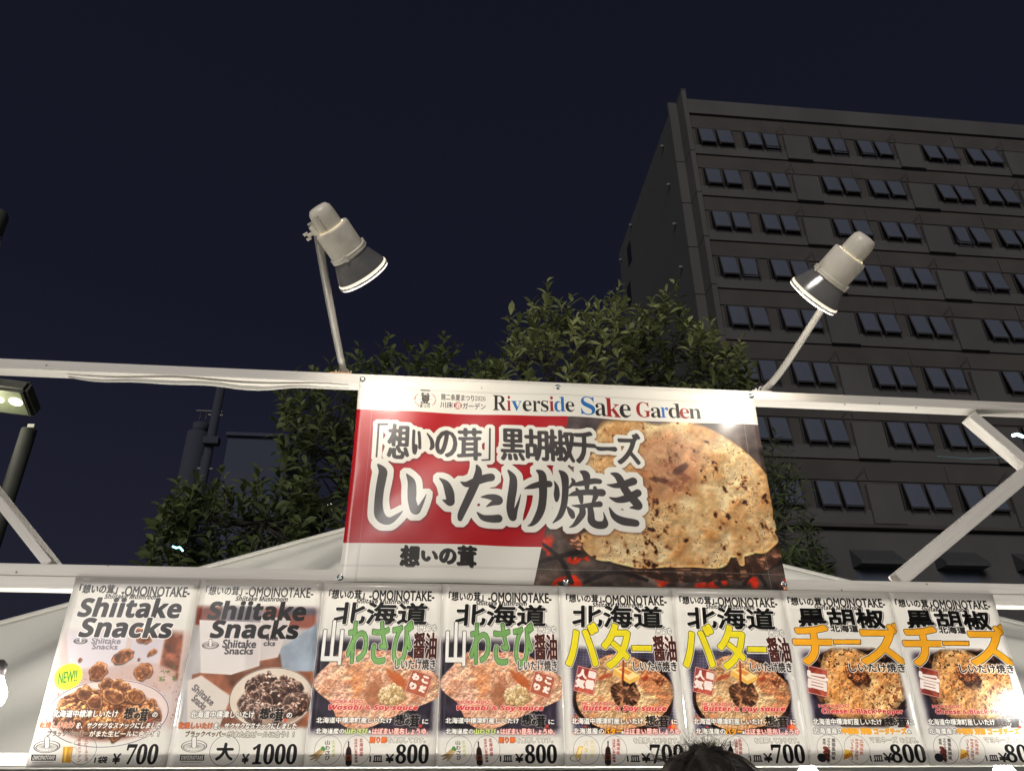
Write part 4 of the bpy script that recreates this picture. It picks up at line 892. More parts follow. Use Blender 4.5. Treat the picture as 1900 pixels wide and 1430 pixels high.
bm_obj('diffuser', bm, mat('greenish_lens', (.16, .18, .12), .3), t)
for dx, s_ in ((-.1, .07), (.12, .06), (.38, .085)):
    bm = bmesh.new(); bmesh.ops.create_icosphere(bm, subdivisions=2, radius=s_)
    for v in bm.verts: v.co = F0 @ (Vector((v.co.x*1.3, v.co.y, v.co.z*.4))+Vector((dx, -.06, -.155))) + hc
    bm_obj('lamp', bm, emis('park_lamp_element', (1, .95, .62), 4), t, True)
pc = at(60, 792, Y=8.9); boxo('pole_plate', (pc.x, 8.86, pc.z), (.10, .03, .06), mat('pale_tag', (.6, .6, .5), .5), t)
ll = bpy.data.lights.new('park_lamp_light', 'POINT'); ll.energy = 25; ll.color = (1, .95, .75); ll.shadow_soft_size = .2
lo = bpy.data.objects.new('park_lamp_light', ll); COL.objects.link(lo); lo.location = (hc.x, 8.6, hc.z-.4)
# small cyan leds in the dark
M_CY = emis('cyan_led', (.25, .85, 1), 4)
def led(px, py, Y, pts, label, m=M_CY, r=.007):
    o0 = at(px, py, Y=Y); bm = bmesh.new()
    tube(bm, [o0+Vector((dx, 0, dz)) for dx, dz in pts], r, 6)
    o = bm_obj('led_light', bm, m); tag(o, label, 'light')
led(331, 1018, 2.75, [(-.045, .018), (-.018, .008), (.008, .012), (.035, -.014)], 'small cyan glowing light in the leaves above the left of the lower beam')
led(1888, 808, 12, [(-.12, 0), (0, .03), (.14, -.02)], 'small cyan white light in the corner of the right hand brace', emis('cyan_white_led', (.5, .9, 1), 8), .035)
led(611, 937, 8, [(-.05, 0), (0, .025), (.05, 0)], 'tiny white light among the leaves just left of the banner', emis('tiny_white_led', (1, .9, .85), 1.0), .012)
# wire across the building
bm = bmesh.new(); tube(bm, [at(1740, 846, Y=6), at(1800, 851, Y=6), at(1900, 846, Y=6), at(1990, 842, Y=6)], .006, 5); tag(bm_obj('wire', bm, mat('teal_wire', (.16, .3, .35), .5)), 'thin teal wire crossing in front of the block at the right edge', 'wire')

# ================================================================== TREES
def leaf_mesh(name, L, Wd, curl, fold, m):
    V = []; F = []; n = 4
    for i in range(n+1):
        t = i/n; w_ = Wd*(math.sin(math.pi*min(1, t**1.35*.93+.03))**.8) if 0 < t < 1 else .002
        z = -curl*t*t*L; x = L*t
        V += [(x, -w_, z+fold*w_), (x, 0, z), (x, w_, z+fold*w_)]
    for i in range(n):
        a = i*3; F += [(a, a+1, a+4, a+3), (a+1, a+2, a+5, a+4)]
    me = bpy.data.meshes.new(name); me.from_pydata(V, [], F)
    for p in me.polygons: p.use_smooth = True
    me.materials.append(m); return me
def leafmat(name, c1, c2):
    m, b, L = newmat(name); oi = N(m, 'ShaderNodeObjectInfo'); tc = N(m, 'ShaderNodeTexCoord'); n = N(m, 'ShaderNodeTexNoise'); n.inputs['Scale'].default_value = 3.0
    g = N(m, 'ShaderNodeNewGeometry'); L.new(g.outputs['Position'], n.inputs['Vector'])
    ad = N(m, 'ShaderNodeMath', operation='ADD'); mu = N(m, 'ShaderNodeMath', operation='MULTIPLY'); mu.inputs[1].default_value = .5
    L.new(n.outputs[0], ad.inputs[0]); L.new(oi.outputs['Random'], mu.inputs[0]); L.new(mu.outputs[0], ad.inputs[1])
    r = N(m, 'ShaderNodeValToRGB'); r.color_ramp.elements[0].position = .35; r.color_ramp.elements[1].position = 1.0
    r.color_ramp.elements[0].color = (*c1, 1); r.color_ramp.elements[1].color = (*c2, 1); L.new(ad.outputs[0], r.inputs[0]); L.new(r.outputs[0], b.inputs['Base Color'])
    b.inputs['Roughness'].default_value = .6; b.inputs['Specular IOR Level'].default_value = .3
    tr = N(m, 'ShaderNodeBsdfTranslucent'); L.new(r.outputs[0], tr.inputs[0]); mx = N(m, 'ShaderNodeMixShader'); mx.inputs[0].default_value = .25
    o = m.node_tree.nodes['Material Output']; L.new(b.outputs[0], mx.inputs[1]); L.new(tr.outputs[0], mx.inputs[2]); L.new(mx.outputs[0], o.inputs[0]); return m
ML1 = leafmat('broad_leaf', (.036, .056, .020), (.135, .165, .060)); ML0 = leafmat('lamplit_leaf', (.050, .072, .024), (.33, .36, .15)); ML2 = leafmat('narrow_leaf', (.035, .055, .022), (.10, .13, .05))  # lamplit_leaf has lamplight painted into its colour; broad_leaf is the dim version
M_BARK = mat('grey_bark', (.06, .052, .042), .9, var=.25, scale=20, bump=.5)
def tree(label, env, ylo, yhi, base, n, leafL, nleaf, kind, seed, group=None, ntop=.35, droop=.1):
    """env: crown outline as (px, top, bottom) seen from the stall; the crown is grown between depths ylo..yhi from leafy shoots"""
    rg = random.Random(seed); root = empty('broadleaf_tree', base, label, 'tree', group)
    m = {'broad': ML1, 'lit': ML0, 'narrow': ML2}[kind]; broad = kind != 'narrow'
    variants = [leaf_mesh('leaf', leafL*s_, leafL*(.25 if broad else .12)*s_*wv, cu, fo, m) for s_, wv, cu, fo in ((1, 1, .25, .35), (.85, 1.1, .45, .5), (1.12, .9, .15, .25), (.7, 1.15, .3, .45), (.9, .75, .1, .6))]
    def top(x):
        for a, b in zip(env, env[1:]):
            if a[0] <= x <= b[0]: t = (x-a[0])/(b[0]-a[0]+1e-6); return a[1]+(b[1]-a[1])*t, a[2]+(b[2]-a[2])*t
        return env[-1][1:]
    shoots = []                                   # (tip, length, depth in crown)
    for k, a in enumerate(env[1:-1]):
        pk = env[k][1] > a[1] and env[k+2][1] > a[1]
        Ls = rg.uniform(.34, .5) if pk else rg.uniform(.16, .28)
        for q in range(2 if pk else 1): shoots.append((at(a[0]+(q*rg.uniform(-14, 14)), a[1]+q*rg.uniform(12, 30), Y=ylo+rg.random()*.5), Ls*(1-.3*q), 0.0))
    for i in range(n):
        x = rg.uniform(env[0][0], env[-1][0]); tp, bt = top(x); f = rg.random()**1.25
        shoots.append((at(x, tp+14+(bt-tp)*f, Y=rg.uniform(ylo, yhi)), rg.uniform(.14, .30), f))
    C0 = sum((q[0] for q in shoots), Vector())/len(shoots); base = Vector(base)
    bmb = bmesh.new(); fork = Vector((base.x, base.y, C0.z-.75))
    tube(bmb, [base, base.lerp(fork, .5)+Vector((.04, .02, 0)), fork], [.10, .08, .055], 8); bm_obj('trunk', bmb, M_BARK, root, True)
    limbs = bmesh.new(); hubs = []
    for i in range(14):
        q = shoots[rg.randrange(len(shoots))][0]; h = fork.lerp(q, .72)+Vector((rg.uniform(-.1, .1), rg.uniform(0, .3), -.12)); hubs.append(h)
        tube(limbs, bez(fork, fork.lerp(h, .3)+Vector((rg.uniform(-.1, .1), 0, .12)), fork.lerp(h, .7)+Vector((rg.uniform(-.1, .1), 0, .05)), h, 7), [.030-.021*k/7 for k in range(8)], 6)
    leaves = []
    for P, Ls, dep in shoots:
        h = min(hubs, key=lambda q: (q-P).length+max(0, q.z-P.z)*2)
        side = Vector((P.x-C0.x, 0, 0))*.25
        d = (Vector((0, -.12, 1)) + side + Vector((rg.uniform(-.3, .3), rg.uniform(-.5, .15), 0)) - Vector((0, 0, (0 if broad else 1.2)))*min(dep, .8)).normalized()
        bend = Vector((rg.uniform(-.25, .25), rg.uniform(-.3, .1), -.1 if broad else -.5))
        def pt(t): return P - d*Ls*(1-t) - bend*Ls*(1-t)**2*.5
        root_pt = pt(0); tube(limbs, bez(h, h.lerp(root_pt, .4)+Vector((0, .05, -.03)), root_pt-(pt(.1)-root_pt)*2, root_pt, 4), [.0055, .005, .004, .0035, .003], 4, False)
        tube(limbs, [pt(0), pt(.35), pt(.7), pt(.97)], [.0032, .0028, .0022, .0012], 4, False)
        nl = max(7, int(Ls*(32 if broad else 42))); az0 = rg.random()*6.28
        for k in range(nl):
            t = (k+.6)/nl; az = az0+k*2.399; tip = 1 if k >= nl-4 else 0
            el = (.95 if tip else .25+.5*t)+rg.uniform(-.25, .25); ax_ = (pt(min(1, t+.05))-pt(t-.05)).normalized(); F = frame_of(ax_)
            if not broad: el -= .4
            X = (F @ Vector((math.cos(az)*math.cos(el), math.sin(az)*math.cos(el), math.sin(el)))).normalized()
            nrm = F @ Vector((-math.cos(az)*math.sin(el), -math.sin(az)*math.sin(el), math.cos(el)))
            nrm = (nrm+Vector((rg.uniform(-.4, .4), rg.uniform(-.9, -.1), rg.uniform(-.2, .3)))).normalized()
            Yv = nrm.cross(X).normalized(); Zv = X.cross(Yv)
            M4 = Matrix((X, Yv, Zv)).transposed().to_4x4(); M4.translation = pt(t); sc_ = rg.uniform(.72, 1.05)*(.62+.38*math.sin(math.pi*min(1, t*.8+.2)))
            leaves.append((M4 @ Matrix.Scale(sc_, 4), variants[rg.randrange(5)], (pt(t)-CAM).length+dep*4))
    bm_obj('branches', limbs, M_BARK, root, True)
    leaves.sort(key=lambda q: q[2])
    inv = Matrix.Translation(-root.location)
    for M4, me, _ in leaves[:280]:
        o = bpy.data.objects.new('leaf', me); COL.objects.link(o); o.parent = root; o.matrix_parent_inverse = inv; o.matrix_basis = M4
    V = []; F = []
    cache = {me.name: ([v.co.copy() for v in me.vertices], [tuple(p.vertices) for p in me.polygons]) for me in variants}
    for M4, me, _ in leaves[280:]:
        vs, fs = cache[me.name]; o = len(V); V += [tuple(M4 @ v) for v in vs]; F += [tuple(i+o for i in f) for f in fs]
    me = bpy.data.meshes.new('crown'); me.from_pydata(V, [], F)
    for p in me.polygons: p.use_smooth = True
    o = link('crown', me, root, m); o['kind'] = 'stuff'
    return root
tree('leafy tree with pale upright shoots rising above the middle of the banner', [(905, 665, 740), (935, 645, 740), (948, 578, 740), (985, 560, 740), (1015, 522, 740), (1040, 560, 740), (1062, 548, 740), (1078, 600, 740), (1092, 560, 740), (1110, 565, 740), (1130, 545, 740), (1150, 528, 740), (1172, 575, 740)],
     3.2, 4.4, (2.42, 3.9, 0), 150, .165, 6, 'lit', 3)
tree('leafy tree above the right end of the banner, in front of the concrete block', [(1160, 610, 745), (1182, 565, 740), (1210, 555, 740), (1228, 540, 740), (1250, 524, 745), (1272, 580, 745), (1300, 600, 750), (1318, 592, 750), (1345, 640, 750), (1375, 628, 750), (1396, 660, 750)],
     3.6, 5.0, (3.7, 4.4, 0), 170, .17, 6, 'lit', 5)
tree('dark leafy tree behind the left edge of the banner, spreading past the beam', [(515, 700, 880), (545, 690, 935), (580, 685, 960), (615, 672, 980), (640, 665, 985), (665, 640, 985), (690, 665, 980), (722, 622, 960), (760, 640, 930), (790, 640, 900), (822, 618, 880), (850, 640, 850), (890, 655, 800), (920, 640, 780)],
     3.0, 4.2, (.9, 3.6, 0), 330, .15, 6, 'broad', 8, ntop=.22)
tree('low dark tree with drooping leaves above the left part of the lower beam', [(276, 985, 1050), (300, 935, 1055), (330, 890, 1055), (370, 885, 1060), (410, 868, 1060), (450, 890, 1060), (480, 868, 1060), (520, 890, 1050), (560, 905, 1040), (600, 930, 1020)],
     3.2, 4.4, (-.3, 3.8, 0), 190, .155, 6, 'broad', 12, ntop=.2)
tree('fern-leaved dark tree seen in the gap right of the banner', [(1380, 800, 1060), (1440, 795, 1065), (1462, 830, 1070), (1482, 860, 1075), (1500, 930, 1078), (1520, 985, 1080), (1536, 1040, 1080)],
     3.6, 4.6, (4.3, 4.2, 0), 120, .14, 9, 'narrow', 14, ntop=.1)

# ================================================================== TENT BEHIND THE STALL FRONT
def fabric(name, col, bumpd=.02):
    m = mat(name, col, .75, var=.04, scale=1.5, bump=.35, bscale=4, stretch=(1, .5, 1)); b = m.node_tree.nodes['Principled BSDF']; L = m.node_tree.links
    tr = N(m, 'ShaderNodeBsdfTranslucent'); tr.inputs[0].default_value = (*col, 1); mx = N(m, 'ShaderNodeMixShader'); mx.inputs[0].default_value = .3
    o = m.node_tree.nodes['Material Output']; L.new(b.outputs[0], mx.inputs[1]); L.new(tr.outputs[0], mx.inputs[2]); L.new(mx.outputs[0], o.inputs[0]); return m
M_TENT = fabric('white_tent_fabric', (.66, .65, .60)); M_TENTB = fabric('pale_blue_side_sheet', (.42, .56, .62))
YF, YBk = .85, 3.3; AP = at(891, 915, Y=2.1); XL_, XR_ = at(-970, 1392, Y=YF).x, at(2950, 1392, Y=YF).x; ZE = at(900, 1424, Y=YF).z
t = empty('festival_tent', (2.2, 1.7, 0), 'white pyramid roofed tent standing behind the stall front, its wrinkled roof above the lower beam', 'tent')
def tri_fabric(name, A, B, P, n, amp, seed, m, dirn):
    A, B, P = Vector(A), Vector(B), Vector(P); nrm = (B-A).cross(P-A).normalized()
    if nrm.dot(Vector(dirn)) < 0: nrm = -nrm
    rg = random.Random(seed); ph = [rg.random()*6.28 for _ in range(8)]
    V = []; idx = {}; F = []
    for j in range(n+1):
        for i in range(n+1):
            u = i/n; v = j/n; Q = (A.lerp(B, u)).lerp(P, v*.995)
            fo = sum(math.sin(u*(24+k*15)+v*(16-k*5)+ph[k])/(1+k*.6) for k in range(5))*.85
            fo2 = sum(math.sin((u*14+v*6)*(1+k*.6)+ph[k+3]) for k in range(3))*.4
            e = math.sin(math.pi*v)**.6*min(1, u*12, (1-u)*12)*(1-v)**.3
            sag = -.10*math.sin(math.pi*v)*math.sin(math.pi*u)
            V.append(tuple(Q+nrm*((fo+fo2)*amp*e+sag*.6)))
    for j in range(n):
        for i in range(n): a = j*(n+1)+i; F.append((a, a+1, a+n+2, a+n+1))
    me = bpy.data.meshes.new(name); me.from_pydata(V, [], F)
    for p in me.polygons: p.use_smooth = True
    return link(name, me, t, m)
tri_fabric('front_slope', (XL_, YF, ZE), (XR_, YF, ZE), AP, 90, .05, 2, M_TENT, (0, -1, 1))
tri_fabric('back_slope', (XL_, YBk, ZE), (XR_, YBk, ZE), AP, 12, .02, 3, M_TENT, (0, 1, 1))
tri_fabric('left_slope', (XL_, YF, ZE), (XL_, YBk, ZE), AP, 12, .02, 4, M_TENT, (-1, 0, 1))
tri_fabric('right_slope', (XR_, YF, ZE), (XR_, YBk, ZE), AP, 12, .02, 5, M_TENT, (1, 0, 1))
for nm, A in (('hip_seam', (XL_, YF, ZE)), ('hip_seam', (XR_, YF, ZE))):
    bm = bmesh.new(); A = Vector(A); o1 = Vector((0, -.012, .004)); pts = [A.lerp(AP, k/12)+o1 for k in range(13)]; tube(bm, pts, .012, 6); bm_obj(nm, bm, M_TENT, t)
for x in (XL_+.03, XR_-.03):
    for y in (YF+.03, YBk-.03): cyl('tent_leg', x, y, 0, ZE, .02, M_STEEL, t, 10)
boxo('back_sheet', ((XL_+XR_)/2, YBk-.02, ZE/2), (XR_-XL_-.1, .004, ZE), M_TENTB, t)
boxo('side_sheet', (XL_+.01, (YF+YBk)/2, ZE/2), (.004, YBk-YF-.1, ZE), M_TENTB, t); boxo('side_sheet', (XR_-.01, (YF+YBk)/2, ZE/2), (.004, YBk-YF-.1, ZE), M_TENTB, t)
boxo('eave_rail', ((XL_+XR_)/2, YF+.03, ZE-.03), (XR_-XL_, .025, .025), M_STEEL, t)
# under the sheets: dark crossbar, cloth, small hanging card
a = at(897, 1429, Y=1.2); b = at(1222, 1429, Y=1.2)
tag(boxo('black_shelf', ((a.x+b.x)/2, 1.25, a.z-.10), (b.x-a.x, .3, .2), mat('matt_black', (.012, .012, .014), .6), None, bev=.01), 'black shelf inside the stall, just showing under the middle menu sheets', 'shelf')

# ================================================================== STALL FRONT FRAME
fr = empty('stall_frame', (1.8, .03, 0), 'white painted timber frame of the stall front with two long beams and slanting braces', 'frame')
def beam(name, p0, p1, wdt, dep, m=M_WOOD, y0=.002):
    """bar lying in the stall plane: front face at y0, wdt across, dep deep"""
    p0 = Vector(p0); p1 = Vector(p1); d = (p1-p0); L_ = d.length; ang = math.atan2(d.z, d.x)
    bm = bmesh.new(); n = max(2, int(L_/.12))
    box(bm, (0, 0, 0), (L_, dep, wdt)); bmesh.ops.bevel(bm, geom=bm.edges[:], offset=.0022, segments=2, affect='EDGES')
    R = Matrix.Rotation(-ang, 3, 'Y'); c = (p0+p1)/2
    # local coords so the grain follows the bar
    o = bm_obj(name, bm, m); o.location = (c.x, y0+dep/2, c.z); o.rotation_euler = R.to_euler(); o.parent = fr; o.matrix_parent_inverse = Matrix.Translation(-fr.location); return o
UB0, UB1 = 3.154, 3.197
beam('top_beam', (-1.9, 0, (UB0+UB1)/2), (6.3, 0, (UB0+UB1)/2), UB1-UB0, .072)
beam('lower_beam_board', (-1.9, 0, 2.335), (6.3, 0, 2.335), .0435, .07); beam('lower_beam_board', (-1.9, 0, 2.2905), (6.3, 0, 2.2905), .0435, .0705, y0=.001)
beam('sheet_rail', (-1.9, 0, 1.719), (6.3, 0, 1.719), .040, .03, y0=.006)
for x in (-1.85, 6.25): beam('post', (x, 0, .0), (x, 0, 3.153), .085, .07, y0=.08)
def pz(x, y): return at(x, y, Y=0)
a, b = pz(-2, 935), pz(88, 1044); d = (a-b); beam('brace', b, b+d*9.0, .030, .090, y0=.004) if False else None
d = (pz(0, 934)-pz(86, 1043)); b = pz(86, 1043)
k = (UB0-b.z)/d.z; beam('brace', b-d*.02, b+d*k, .032, .145, y0=.004)
J = pz(1925, 868)
b1 = pz(1806, 767); b2 = pz(1672, 1074)
beam('brace', b1, J+Vector((.012, 0, -.012)), .050, .062, y0=.006); beam('brace', b2, J+Vector((.0, 0, .01)), .056, .060, y0=.0045)
# dark knots, nail heads
def dimple(px, py, r, m, Y=-.0005):
    w = at(px, py, Y=0); bm = bmesh.new(); lathe(bm, [(0, .0012), (r*.8, .001), (r, 0)], (w.x, .001, w.z), (0, -1, 0), 10); bm_obj('nail_head', bm, m, fr)
for px, py in ((200, 1048), (86, 677), (1562, 1094), (1720, 1083), (1568, 750), (1632, 748), (1700, 756), (30, 1061)): dimple(px, py, .0035, M_KNOT)
# rolled cloth under the upper beam
w0, w1 = at(130, 703, Y=.05), at(648, 725, Y=.05)
bm = bmesh.new(); P_ = []
for k in range(25):
    q = w0.lerp(w1, k/24); q.z = UB0-.012-.010*math.sin(k/24*3.1)-.004*math.sin(k*.9); q.y = .035+.012*math.sin(k*.5); P_.append(q)
tube(bm, P_, [.004+.006*math.sin(k/24*3.14) for k in range(25)], 8); tag(bm_obj('rolled_sheet', bm, M_TENT, None, True), 'thin rolled white sheet tucked under the left part of the upper beam', 'sheet')

# ================================================================== BANNER
M_BAN = print_mat('banner_print', banner_print(), .38, .3, 0, .02, 2.0)
bt = empty('banner', ((BX0+BX1)/2, 0, BZ0), 'large vinyl banner in red and white with brush lettering and a grilled cheese topped mushroom', 'banner')
def fb(x, z):
    u = (x-BX0)/(BX1-BX0); v = (z-BZ0)/(BZ1-BZ0)
    s_ = math.sin(math.pi*min(max(u, 0), 1))*math.sin(math.pi*min(max(v, 0), 1))
    dd = u*1.9-v*1.0
    return -.004-.010*s_-.0075*math.sin(dd*7.5+.6)*s_**.5-.0032*math.sin(dd*17+v*3+1.)*s_**.5-.008*math.exp(-((u*1.7+v-.55)/.16)**2)*(1-v)*s_**.3 - .0015*math.sin(u*31+v*5)
def fbedge(x, z):
    return fb(x, z)
me = sheet_mesh('banner_cloth', BX0, BX1, BZ0, BZ1, fb, 80, 44, .0008)
# slack, slightly bowed edges
for v in me.vertices:
    u = (v.co.x-BX0)/(BX1-BX0); q = (v.co.z-BZ0)/(BZ1-BZ0)
    v.co.z += -.006*math.sin(math.pi*((u*2) % 1))*(q > .5)*(q-.5)*2 + .004*math.sin(math.pi*((u*2) % 1))*(q < .5)*(.5-q)*2
    v.co.x += .006*math.sin(math.pi*q)*(1-2*u)
me.materials.append(M_BAN); me.materials.append(mat('banner_reverse', (.7, .7, .68), .5)); link('banner_cloth', me, bt)
def screw(px, py, r=.0125):
    w = at(px, py, Y=-.006); y = fb(w.x, w.z)-.0005; o = Vector((w.x, y, w.z))
    bm = bmesh.new(); lathe(bm, [(0, .0045), (r*.25, .0035), (r*.30, .0055), (r*.52, .0058), (r*.60, .0028), (r*.92, .0022), (r, .0012), (r, -.002)], o, (random.uniform(-.08, .08), -1, random.uniform(-.1, .1)), 24); bm_obj('washer_screw', bm, M_SCREW, bt, True)
for q in ((673, 703), (1035, 718), (1394, 734), (631, 1071), (1050, 1080), (1455, 1083)): screw(*q)

# ================================================================== MENU SHEETS
mats = {}
def rear_film():
    m, b, L = newmat('white_paper_back'); b.inputs['Base Color'].default_value = (.85, .84, .82, 1); b.inputs['Roughness'].default_value = .5
    n = N(m, 'ShaderNodeTexNoise'); n.inputs['Scale'].default_value = 300; r = N(m, 'ShaderNodeValToRGB'); r.color_ramp.elements[0].color = (.88, .87, .85, 1); r.color_ramp.elements[1].color = (.96, .95, .93, 1); L.new(n.outputs[0], r.inputs[0])
    tr = N(m, 'ShaderNodeBsdfTranslucent'); L.new(r.outputs[0], tr.inputs[0]); mx = N(m, 'ShaderNodeMixShader'); mx.inputs[0].default_value = .8
    L.new(b.outputs[0], mx.inputs[1]); L.new(tr.outputs[0], mx.inputs[2]); L.new(mx.outputs[0], m.node_tree.nodes['Material Output'].inputs[0]); return m
M_REAR = rear_film()
for k, fn in (('snack_small', sheet_snack_small), ('snack_large', sheet_snack_large), ('wasabi', sheet_wasabi), ('butter', sheet_butter), ('cheese', sheet_cheese)):
    mats[k] = print_mat('menu_print_'+k, fn(), .35, .4, .5, .006, 5)
M_STAPLE = mat('staple_wire', (.5, .5, .5), .3, metal=.9)
LAB = [('snack_small', 'white menu sheet for shiitake snacks priced 700 with a yellow NEW badge'), ('snack_large', 'menu sheet for shiitake snacks priced 1000 with a dark bowl photo and a circled character'),
       ('wasabi', 'menu sheet with green wasabi lettering priced 800, directly beside the 1000 yen snack sheet'), ('wasabi', 'menu sheet with green wasabi lettering priced 800, directly beside the yellow butter sheets'),
       ('butter', 'menu sheet with yellow butter lettering priced 700, directly beside the green wasabi sheets'), ('butter', 'menu sheet with yellow butter lettering priced 700, beside the amber cheese sheets'),
       ('cheese', 'menu sheet with amber cheese lettering priced 800, next to the yellow butter sheets'), ('cheese', 'menu sheet with amber cheese lettering, last in the row at the right edge')]
GRP = {'wasabi': 'green wasabi menu sheets', 'butter': 'yellow butter menu sheets', 'cheese': 'amber cheese menu sheets'}
for k, (kind, lab) in enumerate(LAB):
    rg = random.Random(50+k); x0 = k*PW+.0005; x1 = (k+1)*PW-.0005; z0, z1 = PZT-PH, PZT; ph = rg.random()*6; am = rg.uniform(.5, 1.2)
    amp = 3.4 if k == 5 else 1
    def f(x, z, x0=x0, ph=ph, am=am, k=k, amp=amp):
        u = (x-x0)/PW; v = (z-z0)/PH
        return -.0035-.003*am*math.sin(math.pi*u)*math.sin(math.pi*v)-.0014*amp*math.sin(u*5+v*7+ph)*math.sin(math.pi*v) - .0012*amp*math.sin(v*26-u*9+ph)*max(0, u-.35)*math.sin(math.pi*v)-.0006*k*.3
    e = empty('menu_sheet', ((x0+x1)/2, 0, z0), lab, 'menu sheet', GRP.get(kind))
    me = sheet_mesh('laminated_paper', x0, x1, z0, z1, f, 16, 20, .0006)
    me.materials.append(mats[kind]); me.materials.append(M_REAR); link('laminated_paper', me, e)
    for sx, sz in ((.08, PH-.006), (.92, PH-.006), (.5, .012), (.5, PH-.005)):
        bm = bmesh.new(); c_ = Vector((x0+PW*sx+rg.uniform(-.02, .02), f(x0+PW*sx, z0+sz)-.0006, z0+sz)); w_ = .005
        tube(bm, [c_+Vector((-w_, 0, -.0004)), c_+Vector((w_, 0, .0006))], .0005, 5); bm_obj('staple', bm, M_STAPLE, e)

# ================================================================== FLOODLIGHTS ON ARMS
def floodlight(lens_px, cap_px, Yl, base_px, ctrl, tip_px, Yt, label, back=None):
    Lc = at(*lens_px, Y=Yl)
    ax2 = RT*(lens_px[0]-cap_px[0]) - UP*(lens_px[1]-cap_px[1]); ax = ax2.normalized()
    dep = (Lc-CAM).dot(FW); mpp = dep/FPX                       # metres per photo pixel there
    Ln = ax2.length*mpp
    ax = (ax + FW*.50).normalized()                              # lens turned a little away from the viewer
    e = empty('floodlight', at(*base_px, Y=.03), label, 'floodlight', 'clip-on floodlights above the banner')
    R = 50*mpp                                                   # lens radius
    # stations measured back from the lens
    def st(o, prof, nm, m, n=40, sm_=True):
        bm = bmesh.new(); lathe(bm, prof, o, -ax, n); return bm_obj(nm, bm, m, e, sm_)
    o = Lc
    st(o, [(R*.955, -.0035), (R*.985, -.003), (R, .0015)], 'lens_rim', emis('glowing_rim_glass', (1, .90, .74), 2.2))
    st(o, [(R, .0016), (R*1.02, .003), (R*1.02, .0085), (R*.995, .0105)], 'rim_band', mat('bright_rim_metal', (.75, .72, .66), .25, metal=.5))
    st(o, [(R*.995, .0106), (R*1.005, .012), (R*1.005, .015), (R*.98, .020)], 'glass_bead', emis('faint_rim_glow', (1, .86, .66), .9))
    st(o, [(0, -.012), (R*.5, -.010), (R*.85, -.006), (R*.97, -.001)], 'lens', M_WHITELIGHT)
    h1 = Ln*.335
    st(o, [(R*.98, .018), (R*.93, h1*.35), (R*.78, h1*.72), (R*.66, h1*.97), (R*.64, h1)], 'reflector', M_GLASSCONE)
    st(o, [(R*.60, h1-.004), (R*.71, h1-.004), (R*.72, h1+.004), (R*.69, h1+.006), (R*.72, h1+.009), (R*.71, h1+.014), (R*.64, h1+.016)], 'clamp_ring', M_LAMP)
    h2 = h1+.014; h3 = Ln*.72; h4 = Ln*1.02
    st(o, [(R*.655, h2), (R*.655, h3-.006), (R*.63, h3), (R*.5, h3+.001)], 'lamp_housing', M_LAMP)
    st(o, [(R*.46, h3-.002), (R*.455, h4-.04), (R*.43, h4-.016), (R*.33, h4-.003), (R*.12, h4), (0, h4)], 'socket_cap', M_LAMP)
    F = frame_of(-ax)
    for k in range(3):
        a = 2*math.pi*k/3+.9; q = o+F @ Vector((R*.72*math.cos(a), R*.72*math.sin(a), h1+.006))
        bm = bmesh.new(); tube(bm, [q-F @ Vector((0, 0, .012)), q+F @ Vector((0, 0, .014))], .006, 8); bm_obj('clamp_bolt', bm, M_LAMP, e)
    if back:
        cx_ = (o-ax*(h3+h4)/2-CAM); rad = (-cx_+ax*cx_.dot(ax)).normalized(); sd_ = rad.cross(ax).normalized()
        for t_, wd_, off_, sh_ in (('◎ IWASAKI', .062, .42, .0085), ('ELECTRIC CO., LTD.', .055, .62, .0045)):
            V_, T_, _ = glyph(t_); Rc = R*.458; bm = bmesh.new(); vs = []
            sdn = sd_ if sd_.dot(RT) < 0 else -sd_
            for a_, b_ in V_:
                th = off_+(.5-b_)*sh_/Rc*-1; p_ = o-ax*(h4-.045-a_*0)+ax*(a_*wd_)
                p_ = o-ax*(h4-.022)+ax*(a_*wd_)+(rad*math.cos(th)+sdn*math.sin(th))*(Rc+.0006); vs.append(bm.verts.new(p_))
            for tr_ in T_:
                try: bm.faces.new([vs[i_] for i_ in tr_])
                except ValueError: pass
            bm_obj('embossed_mark', bm, mat('dark_emboss', (.22, .19, .14), .6), e)
    tip = at(*tip_px, Y=Yt); base = at(*base_px, Y=.03); base.z = UB1+.016
    sock = o-ax*(Ln*.80)
    side = (tip-sock); side -= ax*side.dot(ax)
    side = side.normalized() if side.length > 1e-3 else RT
    # hinge block and wing bolt
    hb = o-ax*(Ln*.78)+side*R*.50
    bm = bmesh.new(); box(bm, hb, (.030, .032, .06), frame_of(-ax)); bmesh.ops.bevel(bm, geom=bm.edges[:], offset=.006, segments=2, affect='EDGES'); bm_obj('hinge_block', bm, M_LAMP, e)
    q = hb+side*.022; bm = bmesh.new(); tube(bm, [q-side*.01, q+side*.016], .007, 10); box(bm, q+side*.018+ax*.010, (.010, .005, .018), frame_of(side)); box(bm, q+side*.018-ax*.010, (.010, .005, .018), frame_of(side)); bm_obj('wing_bolt', bm, M_LAMP, e)
    q = hb-ax*.03; bm = bmesh.new(); tube(bm, [q-side*.012, q+side*.014], .008, 10); bm_obj('hinge_bolt', bm, M_STEEL, e)
    c1 = at(*ctrl[0], Y=ctrl[0+1]) if False else None
    P = bez(base, at(ctrl[0], ctrl[1], Y=ctrl[2]), at(ctrl[3], ctrl[4], Y=ctrl[5]), hb+side*.004+ax*.012, 22)
    bm = bmesh.new(); tube(bm, P, .0152, 16); bm_obj('arm', bm, M_STEEL, e, True)
    # saddle clamp on the beam
    boxo('base_plate', (base.x-.01, .03, UB1+.004), (.09, .05, .005), M_CORK if back else M_STEEL, e)
